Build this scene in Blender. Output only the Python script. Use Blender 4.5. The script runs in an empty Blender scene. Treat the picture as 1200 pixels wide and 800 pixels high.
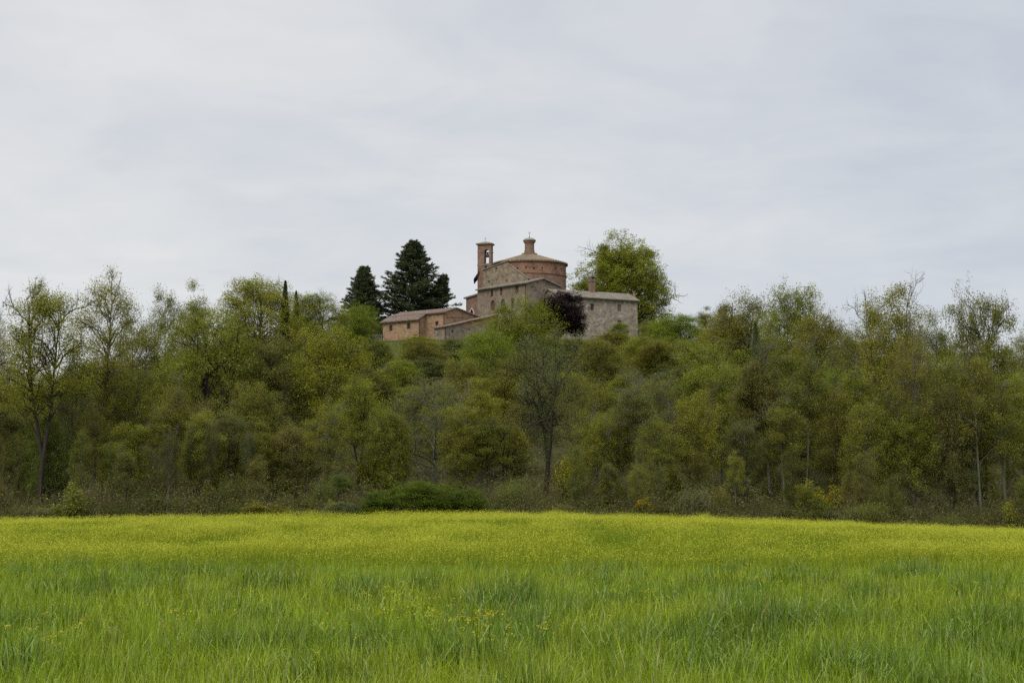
import bpy, bmesh, math, random
import numpy as np
from mathutils import Vector, Matrix, noise as mnoise

rad = math.radians
scene = bpy.context.scene
COL = scene.collection

# ------------------------------------------------------------------ camera
F = 2000.0                       # focal length in photo pixels (1200 wide)
TH = math.atan(183.0 / F)        # upward pitch: horizon at row 583
CZ = 2.0
cam_d = bpy.data.cameras.new('camera'); cam = bpy.data.objects.new('camera', cam_d); COL.objects.link(cam)
cam.location = (0, 0, CZ); cam.rotation_euler = (rad(90) + TH, 0, 0)
cam_d.sensor_width = 36.0; cam_d.lens = 36.0 * F / 1200.0
cam_d.clip_start = 0.1; cam_d.clip_end = 20000
scene.camera = cam
cT, sT = math.cos(TH), math.sin(TH)

def ray(px, py):
    u = (px - 600) / F; v = (400 - py) / F
    return Vector((u, cT - v * sT, sT + v * cT))
def P(px, py, Y):
    d = ray(px, py); k = Y / d.y
    return Vector((d.x * k, Y, CZ + d.z * k))
def zat(py, Y): return P(600, py, Y).z
def xat(px, Y, py=450): return P(px, py, Y).x

# ------------------------------------------------------------------ terrain
EDGE_PX = np.array([-200, 0, 200, 400, 600, 800, 1000, 1200, 1500.])
EDGE_PY = np.array([612, 610, 607, 603, 602, 607, 615, 626, 640.])
FIELD_END = 130.0
CROP = 0.55
EDGE_X = (EDGE_PX - 600) / F * FIELD_END
EDGE_Z = np.array([zat(p, FIELD_END) for p in EDGE_PY]) - CROP

def sm(a, b, t):
    t = np.clip((t - a) / (b - a), 0, 1); return t * t * (3 - 2 * t)

def hgt(x, y):
    x = np.asarray(x, float); y = np.asarray(y, float)
    fz = np.interp(x, EDGE_X, EDGE_Z) * np.clip((y - 40) / (FIELD_END - 40), 0, 1)
    fz = fz + 0.05 * np.sin(x * .21 + 1.0) * np.sin(y * .13) * np.clip(y / 30, 0, 1)
    t = np.clip((y - 136) / (298 - 136), 0, 1)
    s = .55 * t + .45 * t * t * (3 - 2 * t)
    shp = 1 - .62 * sm(40, 112, -x) - .58 * sm(52, 125, x)
    hill = 29.3 * s * shp
    hill = hill + 2.3 * sm(296, 332, y) * shp
    hill = hill * (1 - .65 * sm(430, 800, y))
    bump = (.35 * np.sin(x * .23 + y * .11) + .3 * np.sin(x * .11 - y * .19 + 2)) * sm(140, 170, y) * (1 - sm(270, 295, y))
    return fz + hill + bump
def H(x, y): return float(hgt(x, y))

# ------------------------------------------------------------------ object helpers
def tag(o, label=None, cat=None, group=None, kind=None):
    if label: o['label'] = label
    if cat: o['category'] = cat
    if group: o['group'] = group
    if kind: o['kind'] = kind
    return o

def empty(name, loc, label=None, cat=None, group=None, rz=0):
    o = bpy.data.objects.new(name, None); COL.objects.link(o)
    o.location = loc; o.rotation_euler = (0, 0, rz); o.empty_display_size = .5
    return tag(o, label, cat, group)

def np_mesh(name, V, Fq, mat, attrs=None, smooth=False):
    """V (n,3) float, Fq (m,k) int, all faces with k corners."""
    V = np.asarray(V, np.float32); Fq = np.asarray(Fq, np.int32)
    me = bpy.data.meshes.new(name)
    m, k = Fq.shape
    me.vertices.add(len(V)); me.vertices.foreach_set('co', V.ravel())
    me.loops.add(m * k); me.loops.foreach_set('vertex_index', Fq.ravel())
    me.polygons.add(m)
    me.polygons.foreach_set('loop_start', np.arange(0, m * k, k, dtype=np.int32))
    me.update(calc_edges=True)
    for an, (typ, arr) in (attrs or {}).items():
        a = me.attributes.new(an, typ, 'FACE')
        if typ == 'FLOAT': a.data.foreach_set('value', np.asarray(arr, np.float32).ravel())
        else:
            arr = np.asarray(arr, np.float32)
            if arr.shape[1] == 3: arr = np.hstack([arr, np.ones((len(arr), 1), np.float32)])
            a.data.foreach_set('color', arr.ravel())
    if smooth: me.polygons.foreach_set('use_smooth', np.ones(m, bool))
    me.materials.append(mat)
    return me

def link(name, me, parent=None, origin=None):
    o = bpy.data.objects.new(name, me); COL.objects.link(o)
    if parent: o.parent = parent
    return o

class MB:
    """collects shapes in world space; build() links them as ONE mesh object"""
    def __init__(s): s.v = []; s.f = []
    def add(s, vs, fs):
        b = len(s.v); s.v += [Vector(v) for v in vs]; s.f += [[b + i for i in f] for f in fs]; return s
    def hexa(s, b, t):      # 4 bottom, 4 top corners, same winding (ccw from above)
        return s.add(list(b) + list(t), [(3, 2, 1, 0), (4, 5, 6, 7), (0, 1, 5, 4), (1, 2, 6, 5), (2, 3, 7, 6), (3, 0, 4, 7)])
    def box(s, o, ax, ay, az):   # corner + three edge vectors (right handed)
        o = Vector(o); ax = Vector(ax); ay = Vector(ay); az = Vector(az)
        return s.hexa([o, o + ax, o + ax + ay, o + ay], [o + az, o + ax + az, o + ax + ay + az, o + ay + az])
    def prism(s, poly, ext):     # planar polygon extruded by vector
        n = len(poly); poly = [Vector(p) for p in poly]; ext = Vector(ext)
        b = len(s.v); s.v += poly + [p + ext for p in poly]
        s.f.append([b + i for i in range(n)][::-1]); s.f.append([b + n + i for i in range(n)])
        for i in range(n):
            j = (i + 1) % n; s.f.append([b + i, b + j, b + n + j, b + n + i])
        return s
    def tube(s, p0, p1, r0, r1=None, n=8):
        p0 = Vector(p0); p1 = Vector(p1); r1 = r0 if r1 is None else r1
        d = (p1 - p0).normalized(); a = d.orthogonal().normalized(); c = d.cross(a)
        b = len(s.v)
        for p, r in ((p0, r0), (p1, r1)):
            for i in range(n):
                t = 2 * math.pi * i / n; s.v.append(p + (a * math.cos(t) + c * math.sin(t)) * r)
        for i in range(n):
            j = (i + 1) % n; s.f.append([b + i, b + j, b + n + j, b + n + i])
        s.f.append([b + i for i in range(n)][::-1]); s.f.append([b + n + i for i in range(n)])
        return s
    def lathe(s, c, prof, n=48):  # prof: list of (r, z); closed with caps when r>0 at ends
        c = Vector(c); b = len(s.v)
        for r, z in prof:
            for i in range(n):
                t = 2 * math.pi * i / n; s.v.append(c + Vector((r * math.cos(t), r * math.sin(t), z)))
        for k in range(len(prof) - 1):
            for i in range(n):
                j = (i + 1) % n
                s.f.append([b + k * n + i, b + k * n + j, b + (k + 1) * n + j, b + (k + 1) * n + i])
        s.f.append([b + i for i in range(n)][::-1])
        e = b + (len(prof) - 1) * n; s.f.append([e + i for i in range(n)])
        return s
    def mesh(s, name, origin=(0, 0, 0), fix=True):
        me = bpy.data.meshes.new(name); o = Vector(origin)
        me.from_pydata([tuple(v - o) for v in s.v], [], s.f)
        if fix:
            bm = bmesh.new(); bm.from_mesh(me); bmesh.ops.recalc_face_normals(bm, faces=bm.faces); bm.to_mesh(me); bm.free()
        me.update(); return me
    def build(s, name, mat, parent=None, cutters=None, smooth=False):
        o = Vector(parent_origin(parent)) if parent else Vector((0, 0, 0))
        me = s.mesh(name, o)
        me.materials.append(mat)
        if cutters and cutters.v: me = boolean(me, cutters.mesh('cutter', o), mat)
        if smooth:
            for p in me.polygons: p.use_smooth = True
        return link(name, me, parent)

def parent_origin(p):
    o = Vector(p.location)
    if p.parent: o = o + parent_origin(p.parent)
    return o

def boolean(me, cut, mat):
    a = bpy.data.objects.new('tmp_a', me); b = bpy.data.objects.new('tmp_b', cut)
    COL.objects.link(a); COL.objects.link(b)
    m = a.modifiers.new('b', 'BOOLEAN'); m.operation = 'DIFFERENCE'; m.object = b; m.solver = 'EXACT'; m.use_self = True
    dg = bpy.context.evaluated_depsgraph_get(); dg.update()
    r = bpy.data.meshes.new_from_object(a.evaluated_get(dg))
    r.name = me.name
    bpy.data.objects.remove(a); bpy.data.objects.remove(b)
    if not r.materials: r.materials.append(mat)
    return r

# ------------------------------------------------------------------ materials
def new_mat(name):
    m = bpy.data.materials.new(name); m.use_nodes = True
    nt = m.node_tree; nt.nodes.clear()
    out = nt.nodes.new('ShaderNodeOutputMaterial')
    return m, nt, out
def N(nt, t, **kw):
    n = nt.nodes.new(t)
    for k, v in kw.items(): setattr(n, k, v)
    return n
def L(nt, a, b): nt.links.new(a, b)
def mathn(nt, op, a, b=None, c=None):
    n = N(nt, 'ShaderNodeMath', operation=op)
    for i, v in enumerate((a, b, c)):
        if v is None: continue
        if isinstance(v, (int, float)): n.inputs[i].default_value = v
        else: L(nt, v, n.inputs[i])
    return n.outputs[0]
def noise_n(nt, scale, detail=4, rough=.55, vec=None, dist=0):
    n = N(nt, 'ShaderNodeTexNoise'); n.inputs['Scale'].default_value = scale; n.inputs['Detail'].default_value = detail
    n.inputs['Roughness'].default_value = rough; n.inputs['Distortion'].default_value = dist
    if vec is not None: L(nt, vec, n.inputs['Vector'])
    return n
def ramp(nt, fac, stops):
    n = N(nt, 'ShaderNodeValToRGB'); els = n.color_ramp.elements
    while len(els) < len(stops): els.new(.5)
    for e, (p, c) in zip(els, stops): e.position = p; e.color = (*c, 1)
    L(nt, fac, n.inputs[0]); return n.outputs[0]
def mixc(nt, fac, a, b, mode='MIX'):
    n = N(nt, 'ShaderNodeMix', data_type='RGBA', blend_type=mode)
    if isinstance(fac, (int, float)): n.inputs[0].default_value = fac
    else: L(nt, fac, n.inputs[0])
    for i, v in ((6, a), (7, b)):
        if isinstance(v, tuple): n.inputs[i].default_value = (*v, 1)
        else: L(nt, v, n.inputs[i])
    return n.outputs[2]
def principled(nt, out, col, rough=.9, spec=.2, bump=None, bstr=.5, bdist=.05):
    b = N(nt, 'ShaderNodeBsdfPrincipled')
    if isinstance(col, tuple): b.inputs['Base Color'].default_value = (*col, 1)
    else: L(nt, col, b.inputs['Base Color'])
    b.inputs['Roughness'].default_value = rough; b.inputs['Specular IOR Level'].default_value = spec
    if bump is not None:
        bn = N(nt, 'ShaderNodeBump'); bn.inputs['Strength'].default_value = bstr; bn.inputs['Distance'].default_value = bdist
        L(nt, bump, bn.inputs['Height']); L(nt, bn.outputs[0], b.inputs['Normal'])
    L(nt, b.outputs[0], out.inputs[0]); return b
def objco(nt): return N(nt, 'ShaderNodeTexCoord').outputs['Object']

def simple(name, col, rough=.8, var=.25, scale=2.0, spec=.2):
    m, nt, out = new_mat(name); co = objco(nt)
    n = noise_n(nt, scale, 5, .6, co)
    c = ramp(nt, n.outputs[0], [(.3, tuple(x * (1 - var) for x in col)), (.7, tuple(min(1, x * (1 + var)) for x in col))])
    principled(nt, out, c, rough, spec, n.outputs[0], .3, .03); return m

def leaf_mat(name, attr_color=False, transl=.38, gloss=.015):
    """leaf colour = the plant's own colour (object colour, or a per-face colour), each leaf a little different"""
    m, nt, out = new_mat(name)
    if attr_color:
        col = N(nt, 'ShaderNodeAttribute', attribute_name='col').outputs['Color']
    else:
        oi = N(nt, 'ShaderNodeObjectInfo').outputs['Color']
        v = N(nt, 'ShaderNodeAttribute', attribute_name='v').outputs['Fac']
        k = mathn(nt, 'MULTIPLY_ADD', v, .75, .66)
        sc = N(nt, 'ShaderNodeVectorMath', operation='SCALE'); L(nt, oi, sc.inputs[0]); L(nt, k, sc.inputs['Scale'])
        n = noise_n(nt, .35, 3, .6, objco(nt))
        f = mathn(nt, 'MULTIPLY_ADD', n.outputs[0], 1.8, -.55)
        fc = N(nt, 'ShaderNodeClamp'); L(nt, f, fc.inputs[0])
        warm = mixc(nt, 1.0, sc.outputs[0], (1.08, 1.0, .82), 'MULTIPLY')
        cool = mixc(nt, 1.0, sc.outputs[0], (.88, 1.0, .9), 'MULTIPLY')
        col = mixc(nt, fc.outputs[0], cool, warm)
    d = N(nt, 'ShaderNodeBsdfDiffuse'); t = N(nt, 'ShaderNodeBsdfTranslucent'); L(nt, col, d.inputs[0])
    tc = mixc(nt, 1.0, col, (1.15, 1.15, .6), 'MULTIPLY'); L(nt, tc, t.inputs[0])
    mx = N(nt, 'ShaderNodeMixShader'); mx.inputs[0].default_value = transl
    L(nt, d.outputs[0], mx.inputs[1]); L(nt, t.outputs[0], mx.inputs[2])
    g = N(nt, 'ShaderNodeBsdfGlossy'); g.inputs['Roughness'].default_value = .45
    m2 = N(nt, 'ShaderNodeMixShader'); m2.inputs[0].default_value = gloss
    L(nt, mx.outputs[0], m2.inputs[1]); L(nt, g.outputs[0], m2.inputs[2])
    L(nt, m2.outputs[0], out.inputs[0]); return m

def bark_mat():
    m, nt, out = new_mat('bark'); co = objco(nt)
    oi = N(nt, 'ShaderNodeObjectInfo').outputs['Color']
    mp = N(nt, 'ShaderNodeMapping'); mp.inputs['Scale'].default_value = (4, 4, .8); L(nt, co, mp.inputs[0])
    n = noise_n(nt, 1.6, 6, .65, mp.outputs[0])
    k = mathn(nt, 'MULTIPLY_ADD', n.outputs[0], 1.4, .3)
    sc = N(nt, 'ShaderNodeVectorMath', operation='SCALE'); L(nt, oi, sc.inputs[0]); L(nt, k, sc.inputs['Scale'])
    principled(nt, out, sc.outputs[0], .95, .1, n.outputs[0], .6, .05); return m

def masonry(name, cols, mortar, cell=.45, stain=None, rows=None, hue2=None):
    """rubble / brick masonry from voronoi stones, broad staining and fine grain"""
    m, nt, out = new_mat(name); co = objco(nt)
    mp = N(nt, 'ShaderNodeMapping'); mp.inputs['Scale'].default_value = (1, 1, 1.5 if not rows else 2.2); L(nt, co, mp.inputs[0])
    w = noise_n(nt, 1.2, 2, .5, mp.outputs[0])
    va = mixc(nt, .12, mp.outputs[0], w.outputs[1])
    vo = N(nt, 'ShaderNodeTexVoronoi', feature='F1'); vo.inputs['Scale'].default_value = 1 / cell; L(nt, va, vo.inputs['Vector'])
    ed = N(nt, 'ShaderNodeTexVoronoi', feature='DISTANCE_TO_EDGE'); ed.inputs['Scale'].default_value = 1 / cell; L(nt, va, ed.inputs['Vector'])
    sp = N(nt, 'ShaderNodeSeparateColor'); L(nt, vo.outputs['Color'], sp.inputs[0])
    c = ramp(nt, sp.outputs[0], [(i / (len(cols) - 1), cc) for i, cc in enumerate(cols)])
    e = ramp(nt, ed.outputs['Distance'], [(.0, (1, 1, 1)), (.10, (0, 0, 0))])
    c = mixc(nt, mathn(nt, 'MULTIPLY', e, .7), c, mortar)
    b = noise_n(nt, .22, 5, .6, co); 
    if hue2:
        f2 = ramp(nt, b.outputs[0], [(.44, (0, 0, 0)), (.6, (1, 1, 1))])
        c = mixc(nt, mathn(nt, 'MULTIPLY', f2, .75), c, hue2)
    b2 = noise_n(nt, .9, 6, .7, co)
    k = ramp(nt, b2.outputs[0], [(.28, (.55, .55, .55)), (.5, (1, 1, 1)), (.75, (1.25, 1.22, 1.18))])
    c = mixc(nt, 1.0, c, k, 'MULTIPLY')
    if stain:
        s = noise_n(nt, .5, 6, .7, co, .6)
        f = ramp(nt, s.outputs[0], [(.52, (0, 0, 0)), (.66, (1, 1, 1))])
        c = mixc(nt, mathn(nt, 'MULTIPLY', f, .55), c, stain)
    principled(nt, out, c, .95, .1, ed.outputs['Distance'], .6, .06); return m

def tile_mat(name, cols, lichen, lf=(.5, .66)):
    m, nt, out = new_mat(name); co = objco(nt)
    vo = N(nt, 'ShaderNodeTexVoronoi'); vo.inputs['Scale'].default_value = 3.2; L(nt, co, vo.inputs['Vector'])
    sp = N(nt, 'ShaderNodeSeparateColor'); L(nt, vo.outputs['Color'], sp.inputs[0])
    c = ramp(nt, sp.outputs[0], [(i / (len(cols) - 1), cc) for i, cc in enumerate(cols)])
    n = noise_n(nt, .55, 6, .7, co)
    f = ramp(nt, n.outputs[0], [(lf[0], (0, 0, 0)), (lf[1], (1, 1, 1))])
    c = mixc(nt, mathn(nt, 'MULTIPLY', f, .8), c, lichen)
    principled(nt, out, c, .95, .1, sp.outputs[1], .4, .03); return m

M = {}
M['leaf'] = leaf_mat('leaf'); M['needle'] = leaf_mat('needle', transl=.25, gloss=.03)
M['plant'] = leaf_mat('plant', True, .38, .012); M['blade'] = leaf_mat('blade', True, .32, .03)
M['bark'] = bark_mat()
M['brick_warm'] = masonry('warm_brick', [(.21, .115, .062), (.31, .195, .115), (.26, .155, .085), (.36, .25, .16)], (.34, .27, .20), .42, (.35, .25, .165), rows=True)
M['brick_red'] = masonry('red_brick', [(.185, .088, .055), (.275, .155, .10), (.225, .115, .072), (.31, .195, .135)], (.28, .19, .14), .42, (.13, .075, .055), rows=True)
M['brick_tower'] = masonry('tower_brick', [(.145, .082, .058), (.215, .13, .092), (.18, .105, .075), (.26, .18, .135)], (.25, .19, .15), .4, (.12, .09, .075), rows=True)
M['stone_tan'] = masonry('tan_rubble_stone', [(.13, .105, .07), (.26, .21, .15), (.19, .15, .105), (.32, .265, .195)], (.26, .215, .16), .6, (.16, .115, .07))
M['stone_brown'] = masonry('brown_stone', [(.12, .098, .074), (.25, .205, .16), (.18, .145, .11), (.31, .26, .205)], (.24, .19, .15), .55, (.13, .095, .07), hue2=(.21, .16, .12))
M['stone_grey'] = masonry('pale_rubble_stone', [(.16, .135, .10), (.33, .28, .225), (.23, .19, .145), (.40, .35, .29)], (.34, .295, .235), .55, (.20, .145, .10))
M['tile_brown'] = tile_mat('brown_roof_tiles', [(.11, .080, .062), (.19, .14, .11), (.15, .105, .08), (.24, .185, .15)], (.20, .18, .15))
M['tile_grey'] = tile_mat('weathered_roof_tiles', [(.125, .105, .085), (.20, .175, .145), (.16, .13, .105), (.25, .22, .18)], (.21, .205, .165))
M['tile_lichen'] = tile_mat('lichened_roof_tiles', [(.12, .10, .07), (.22, .175, .125), (.17, .13, .09), (.25, .22, .165)], (.29, .165, .055), (.50, .62))
M['dome'] = simple('weathered_dome', (.23, .23, .19), .9, .3, 2)
M['wood_dark'] = simple('dark_timber', (.045, .032, .024), .85, .3, 4)
M['shutter'] = simple('brown_shutter', (.11, .06, .042), .8, .25, 4)
M['shutter_grey'] = simple('grey_brown_shutter', (.15, .12, .10), .8, .25, 4)
M['frame'] = simple('window_frame', (.10, .075, .055), .8, .25, 4)
M['glass'] = simple('dark_glass', (.025, .028, .03), .15, .2, 1, .5)
M['pipe'] = simple('drain_pipe', (.10, .055, .04), .6, .25, 3)
M['iron'] = simple('iron', (.06, .06, .06), .6, .2, 4)
M['bronze'] = simple('bronze', (.06, .055, .045), .5, .2, 4)
M['lime'] = simple('pale_stone', (.50, .45, .38), .9, .15, 3)
M['wood_grey'] = simple('grey_wood', (.26, .23, .19), .9, .25, 4)

def ground_mat():
    m, nt, out = new_mat('ground'); co = objco(nt)
    sx = N(nt, 'ShaderNodeSeparateXYZ'); L(nt, co, sx.inputs[0]); y = sx.outputs[1]
    n1 = noise_n(nt, .5, 6, .65, co); n2 = noise_n(nt, .06, 4, .6, co); n3 = noise_n(nt, 6, 5, .7, co)
    soil = ramp(nt, n1.outputs[0], [(.3, (.025, .035, .010)), (.7, (.05, .075, .015))])
    must = ramp(nt, n1.outputs[0], [(.3, (.06, .085, .015)), (.7, (.12, .14, .02))])
    litter = ramp(nt, n1.outputs[0], [(.3, (.045, .042, .02)), (.55, (.075, .07, .03)), (.75, (.075, .09, .028))])
    grass = ramp(nt, n1.outputs[0], [(.3, (.065, .08, .022)), (.6, (.105, .12, .03)), (.8, (.13, .13, .045))])
    def step(a, b):
        r = N(nt, 'ShaderNodeMapRange', interpolation_type='SMOOTHSTEP'); r.inputs['From Min'].default_value = a; r.inputs['From Max'].default_value = b
        L(nt, y, r.inputs[0]); return r.outputs[0]
    c = mixc(nt, step(34, 40), soil, must)
    c = mixc(nt, step(129, 133), c, litter)
    c = mixc(nt, step(238, 262), c, grass)
    k = ramp(nt, n3.outputs[0], [(.3, (.7, .7, .7)), (.7, (1.25, 1.25, 1.25))])
    c = mixc(nt, 1.0, c, k, 'MULTIPLY')
    principled(nt, out, c, 1, .05, n3.outputs[0], .6, .1); return m

# ------------------------------------------------------------------ ground sheet
def ground():
    xs = np.unique(np.concatenate([np.linspace(-150, 150, 121), np.linspace(-2600, -150, 26), np.linspace(150, 2600, 26)]))
    ys = np.unique(np.concatenate([np.linspace(-20, 450, 189), np.linspace(-600, -20, 12), np.linspace(450, 900, 30), np.linspace(900, 5000, 30)]))
    X, Y = np.meshgrid(xs, ys); Z = hgt(X, Y)
    V = np.stack([X.ravel(), Y.ravel(), Z.ravel()], 1)
    nx = len(xs); i, j = np.meshgrid(np.arange(nx - 1), np.arange(len(ys) - 1)); a = (j * nx + i).ravel()
    Fq = np.stack([a, a + 1, a + nx + 1, a + nx], 1)
    o = link('ground', np_mesh('ground', V, Fq, ground_mat(), smooth=True)); tag(o, kind='structure')
ground()

# ------------------------------------------------------------------ plants: generic leaf faces
def leaf_faces(rng, C, size, up=.95, aspect=.55, sizevar=.35):
    """C (n,3): one kite-shaped leaf clump at every centre, random orientation biased to face up"""
    n = len(C)
    nrm = rng.normal(size=(n, 3)); nrm[:, 2] = np.abs(nrm[:, 2]) + up; nrm /= np.linalg.norm(nrm, axis=1)[:, None]
    r = rng.normal(size=(n, 3)); a = np.cross(nrm, r); a /= np.linalg.norm(a, axis=1)[:, None] + 1e-9
    b = np.cross(nrm, a)
    s = (size * (1 + sizevar * rng.uniform(-1, 1, n)))[:, None]
    v0 = C - a * s; v1 = C + b * s * aspect - a * s * .1; v2 = C + a * s; v3 = C - b * s * aspect - a * s * .1
    v1 = v1 + nrm * s * .18; v3 = v3 + nrm * s * .18
    V = np.stack([v0, v1, v2, v3], 1).reshape(-1, 3)
    return V, np.arange(4 * n).reshape(-1, 4)

class Tubes:
    def __init__(s): s.V = []; s.F = []; s.n = 0
    def add(s, pts, r, k):
        pts = np.asarray(pts, float); m = len(pts); r = np.asarray(r, float)
        d = np.gradient(pts, axis=0); d /= np.linalg.norm(d, axis=1)[:, None] + 1e-9
        ref = np.array([0.3, 0.9, 0.1]) if abs(d[0, 2]) > .7 else np.array([.1, .2, 1.0])
        a = np.cross(d, ref); a /= np.linalg.norm(a, axis=1)[:, None] + 1e-9; b = np.cross(d, a)
        t = np.arange(k) * 2 * math.pi / k
        ring = pts[:, None, :] + (a[:, None, :] * np.cos(t)[None, :, None] + b[:, None, :] * np.sin(t)[None, :, None]) * r[:, None, None]
        s.V.append(ring.reshape(-1, 3))
        i, j = np.meshgrid(np.arange(k), np.arange(m - 1)); i = i.ravel(); j = j.ravel(); i2 = (i + 1) % k
        s.F.append(np.stack([j * k + i, j * k + i2, (j + 1) * k + i2, (j + 1) * k + i], 1) + s.n); s.n += m * k
    def mesh(s, name): return np_mesh(name, np.concatenate(s.V), np.concatenate(s.F), M['bark'], smooth=True)

def curve(p0, d0, length, d1, m, rng, wob=.06):
    """polyline leaving p0 along d0 and bending to d1"""
    p0 = np.array(p0, float); d0 = np.array(d0, float); d1 = np.array(d1, float)
    pts = [p0]; st = length / (m - 1); d = d0 / np.linalg.norm(d0); d1 = d1 / np.linalg.norm(d1)
    for i in range(1, m):
        t = i / (m - 1); dd = d * (1 - t) + d1 * t + rng.normal(size=3) * wob * 2; dd /= np.linalg.norm(dd)
        pts.append(pts[-1] + dd * st)
    return np.array(pts)

def env_dome(t): return math.sqrt(max(.03, 1 - ((t - .38) / .66) ** 2))
def env_tall(t): return .55 * math.sqrt(max(.05, 1 - ((t - .45) / .6) ** 2)) + .45 * max(0, 1 - abs(t - .55) / .6)
def env_flat(t): return math.sqrt(max(.05, 1 - ((t - .3) / .75) ** 2)) ** .8

def broadleaf(seed, Hh=12., R=5., cb=.3, n1=16, n2=7, n3=4, leaves=11000, size=.13, tr=.26, fork=0, env=env_dome, spread=.42, upb=.5, droop=.0, ivy=0, twig_k=3, lobes=0, fsp=(.28, .5)):
    rng = np.random.default_rng(seed); T = Tubes(); centers = []; weights = []
    stems = []
    lean = rng.normal(size=2) * .05
    if fork:
        hf = Hh * cb * rng.uniform(.55, .8)
        base = curve((0, 0, -.6), (lean[0], lean[1], 1), hf + .6, (lean[0], lean[1], 1), 5, rng, .03)
        T.add(base, np.linspace(tr * 1.25, tr * .95, 5), 7)
        a0 = rng.uniform(0, 6.28)
        for q in range(fork):
            a = a0 + q * 6.28 / fork + rng.normal() * .3; sp = rng.uniform(*fsp)
            d = (math.cos(a) * sp, math.sin(a) * sp, 1)
            s = curve(base[-1], d, (Hh - hf) * rng.uniform(.82, 1.0), (d[0] * .35, d[1] * .35, 1), 9, rng, .05)
            T.add(s, np.linspace(tr * .75, .03, 9), 6); stems.append(s)
    else:
        s = curve((0, 0, -.6), (lean[0], lean[1], 1), (Hh + .6) * .97, (-lean[0], -lean[1], 1), 12, rng, .045)
        T.add(s, tr * np.linspace(1.2, .07, 12) ** .9, 7); stems.append(s)
    az = rng.uniform(0, 6.28)
    for i in range(n1):
        t = (i + rng.uniform(0, 1)) / n1
        s = stems[i % len(stems)]
        z = Hh * (cb + (1 - cb) * t * .93)
        zz = s[:, 2]; k = int(np.clip(np.searchsorted(zz, z * .93 - .35 * R * .5), 1, len(s) - 2)); f = rng.uniform(0, 1)
        p0 = s[k] * (1 - f) + s[min(k + 1, len(s) - 1)] * f
        az += 2.4 + rng.normal() * .35
        Lr = max(.8, R * env(t) * rng.uniform(.72, 1.12))
        upk = upb + t * .9
        d0 = (math.cos(az), math.sin(az), upk); d1 = (math.cos(az), math.sin(az), upk * .25 - droop)
        pr = curve(p0, d0, Lr * 1.05, d1, 7, rng, .09)
        r0 = tr * (.42 * (1 - t) + .12); T.add(pr, np.linspace(r0, .02, 7), 5)
        for j in range(n2):
            q = .3 + .7 * (j + rng.uniform()) / n2; x = q * 6; ki = min(5, int(x)); p = pr[ki] * (1 - (x - ki)) + pr[ki + 1] * (x - ki)
            dd = pr[min(6, ki + 1)] - pr[ki]; dd /= np.linalg.norm(dd)
            sd = rng.normal(size=3); sd -= dd * sd.dot(dd); sd /= np.linalg.norm(sd) + 1e-9
            d = dd * .6 + sd + np.array([0, 0, .35])
            ls = (.42 - .18 * q) * Lr * rng.uniform(.7, 1.3) + .25
            se = curve(p, d, ls, d + np.array([0, 0, .3 - droop]), 5, rng, .12)
            T.add(se, np.linspace(r0 * .33 + .008, .009, 5), 4)
            for l in range(n3):
                q2 = .35 + .65 * (l + rng.uniform()) / n3; x = q2 * 4; ki = min(3, int(x)); p2 = se[ki] * (1 - (x - ki)) + se[ki + 1] * (x - ki)
                d2 = rng.normal(size=3) + d / np.linalg.norm(d) * .7 + np.array([0, 0, .25])
                te = curve(p2, d2, rng.uniform(.35, .9) * (.6 + R * .09), d2, 3, rng, .1)
                T.add(te, [.011, .008, .004], twig_k)
                w = rng.uniform(.15, 1.6)
                centers += [te[1], te[2]]; weights += [w * .8, w]
            centers.append(se[-1]); weights.append(rng.uniform(.3, 1.5))
    C = np.array(centers); Wt = np.array(weights)
    if lobes:        # limbs that reach out to the leaf masses forming the crown's outline
        c0 = np.array([0, 0, Hh * (cb + (1 - cb) * .46)]); ax = np.array([R, R, Hh * (1 - cb) * .55])
        keep = (((C - c0) / ax) ** 2).sum(1) < 1.05; C = C[keep]; Wt = Wt[keep]; Cl = []; Wl = []; tot = Wt.sum()
        ph = rng.uniform(0, 6.28, 6)
        for i in range(lobes):
            zz = 1 - 1.62 * (i + rng.uniform()) / lobes; a = i * 2.39996 + rng.normal() * .25; q = math.sqrt(max(0, 1 - zz * zz))
            k = rng.uniform(.70, 1.0) * (1 + .10 * math.sin(2 * a + ph[0] + 2 * zz) + .09 * math.sin(3 * a + ph[1] - 3 * zz))
            if rng.uniform() < .25: k *= rng.uniform(.45, .8)
            tg = c0 + ax * k * np.array([q * math.cos(a), q * math.sin(a), zz])
            s = stems[rng.integers(len(stems))]; ki = int(np.clip(np.searchsorted(s[:, 2], max(Hh * cb * .7, tg[2] - R * .7)), 1, len(s) - 2)); p0 = s[ki]
            v = tg - p0; ln = np.linalg.norm(v); m = 6; tt = np.linspace(0, 1, m)[:, None]
            br = p0 + v * tt + np.array([0, 0, 1.0]) * (ln * .12 * np.sin(tt * math.pi)) + rng.normal(size=(m, 3)) * .05 * ln * np.sin(tt * math.pi)
            T.add(br, np.linspace(tr * .2, .012, m), 4); sg = R * rng.uniform(.11, .19); mm = 16
            cc = tg + rng.normal(size=(mm, 3)) * np.array([sg, sg, sg * .62])
            for u in range(5): T.add([br[4], (br[4] + cc[u]) / 2 + rng.normal(size=3) * .1, cc[u]], [.016, .011, .005], 3)
            Cl.append(cc); Wl.append(np.full(mm, rng.uniform(.5, 1.4)))
        Cl = np.concatenate(Cl); Wl = np.concatenate(Wl); Wl *= tot * 2.2 / Wl.sum(); C = np.concatenate([C, Cl]); Wt = np.concatenate([Wt, Wl])
    Wt = Wt / Wt.sum()
    idx = rng.choice(len(C), leaves, p=Wt)
    Pn = C[idx] + np.clip(rng.normal(size=(leaves, 3)), -1.5, 1.5) * np.array([spread, spread, spread * .7])
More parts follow.
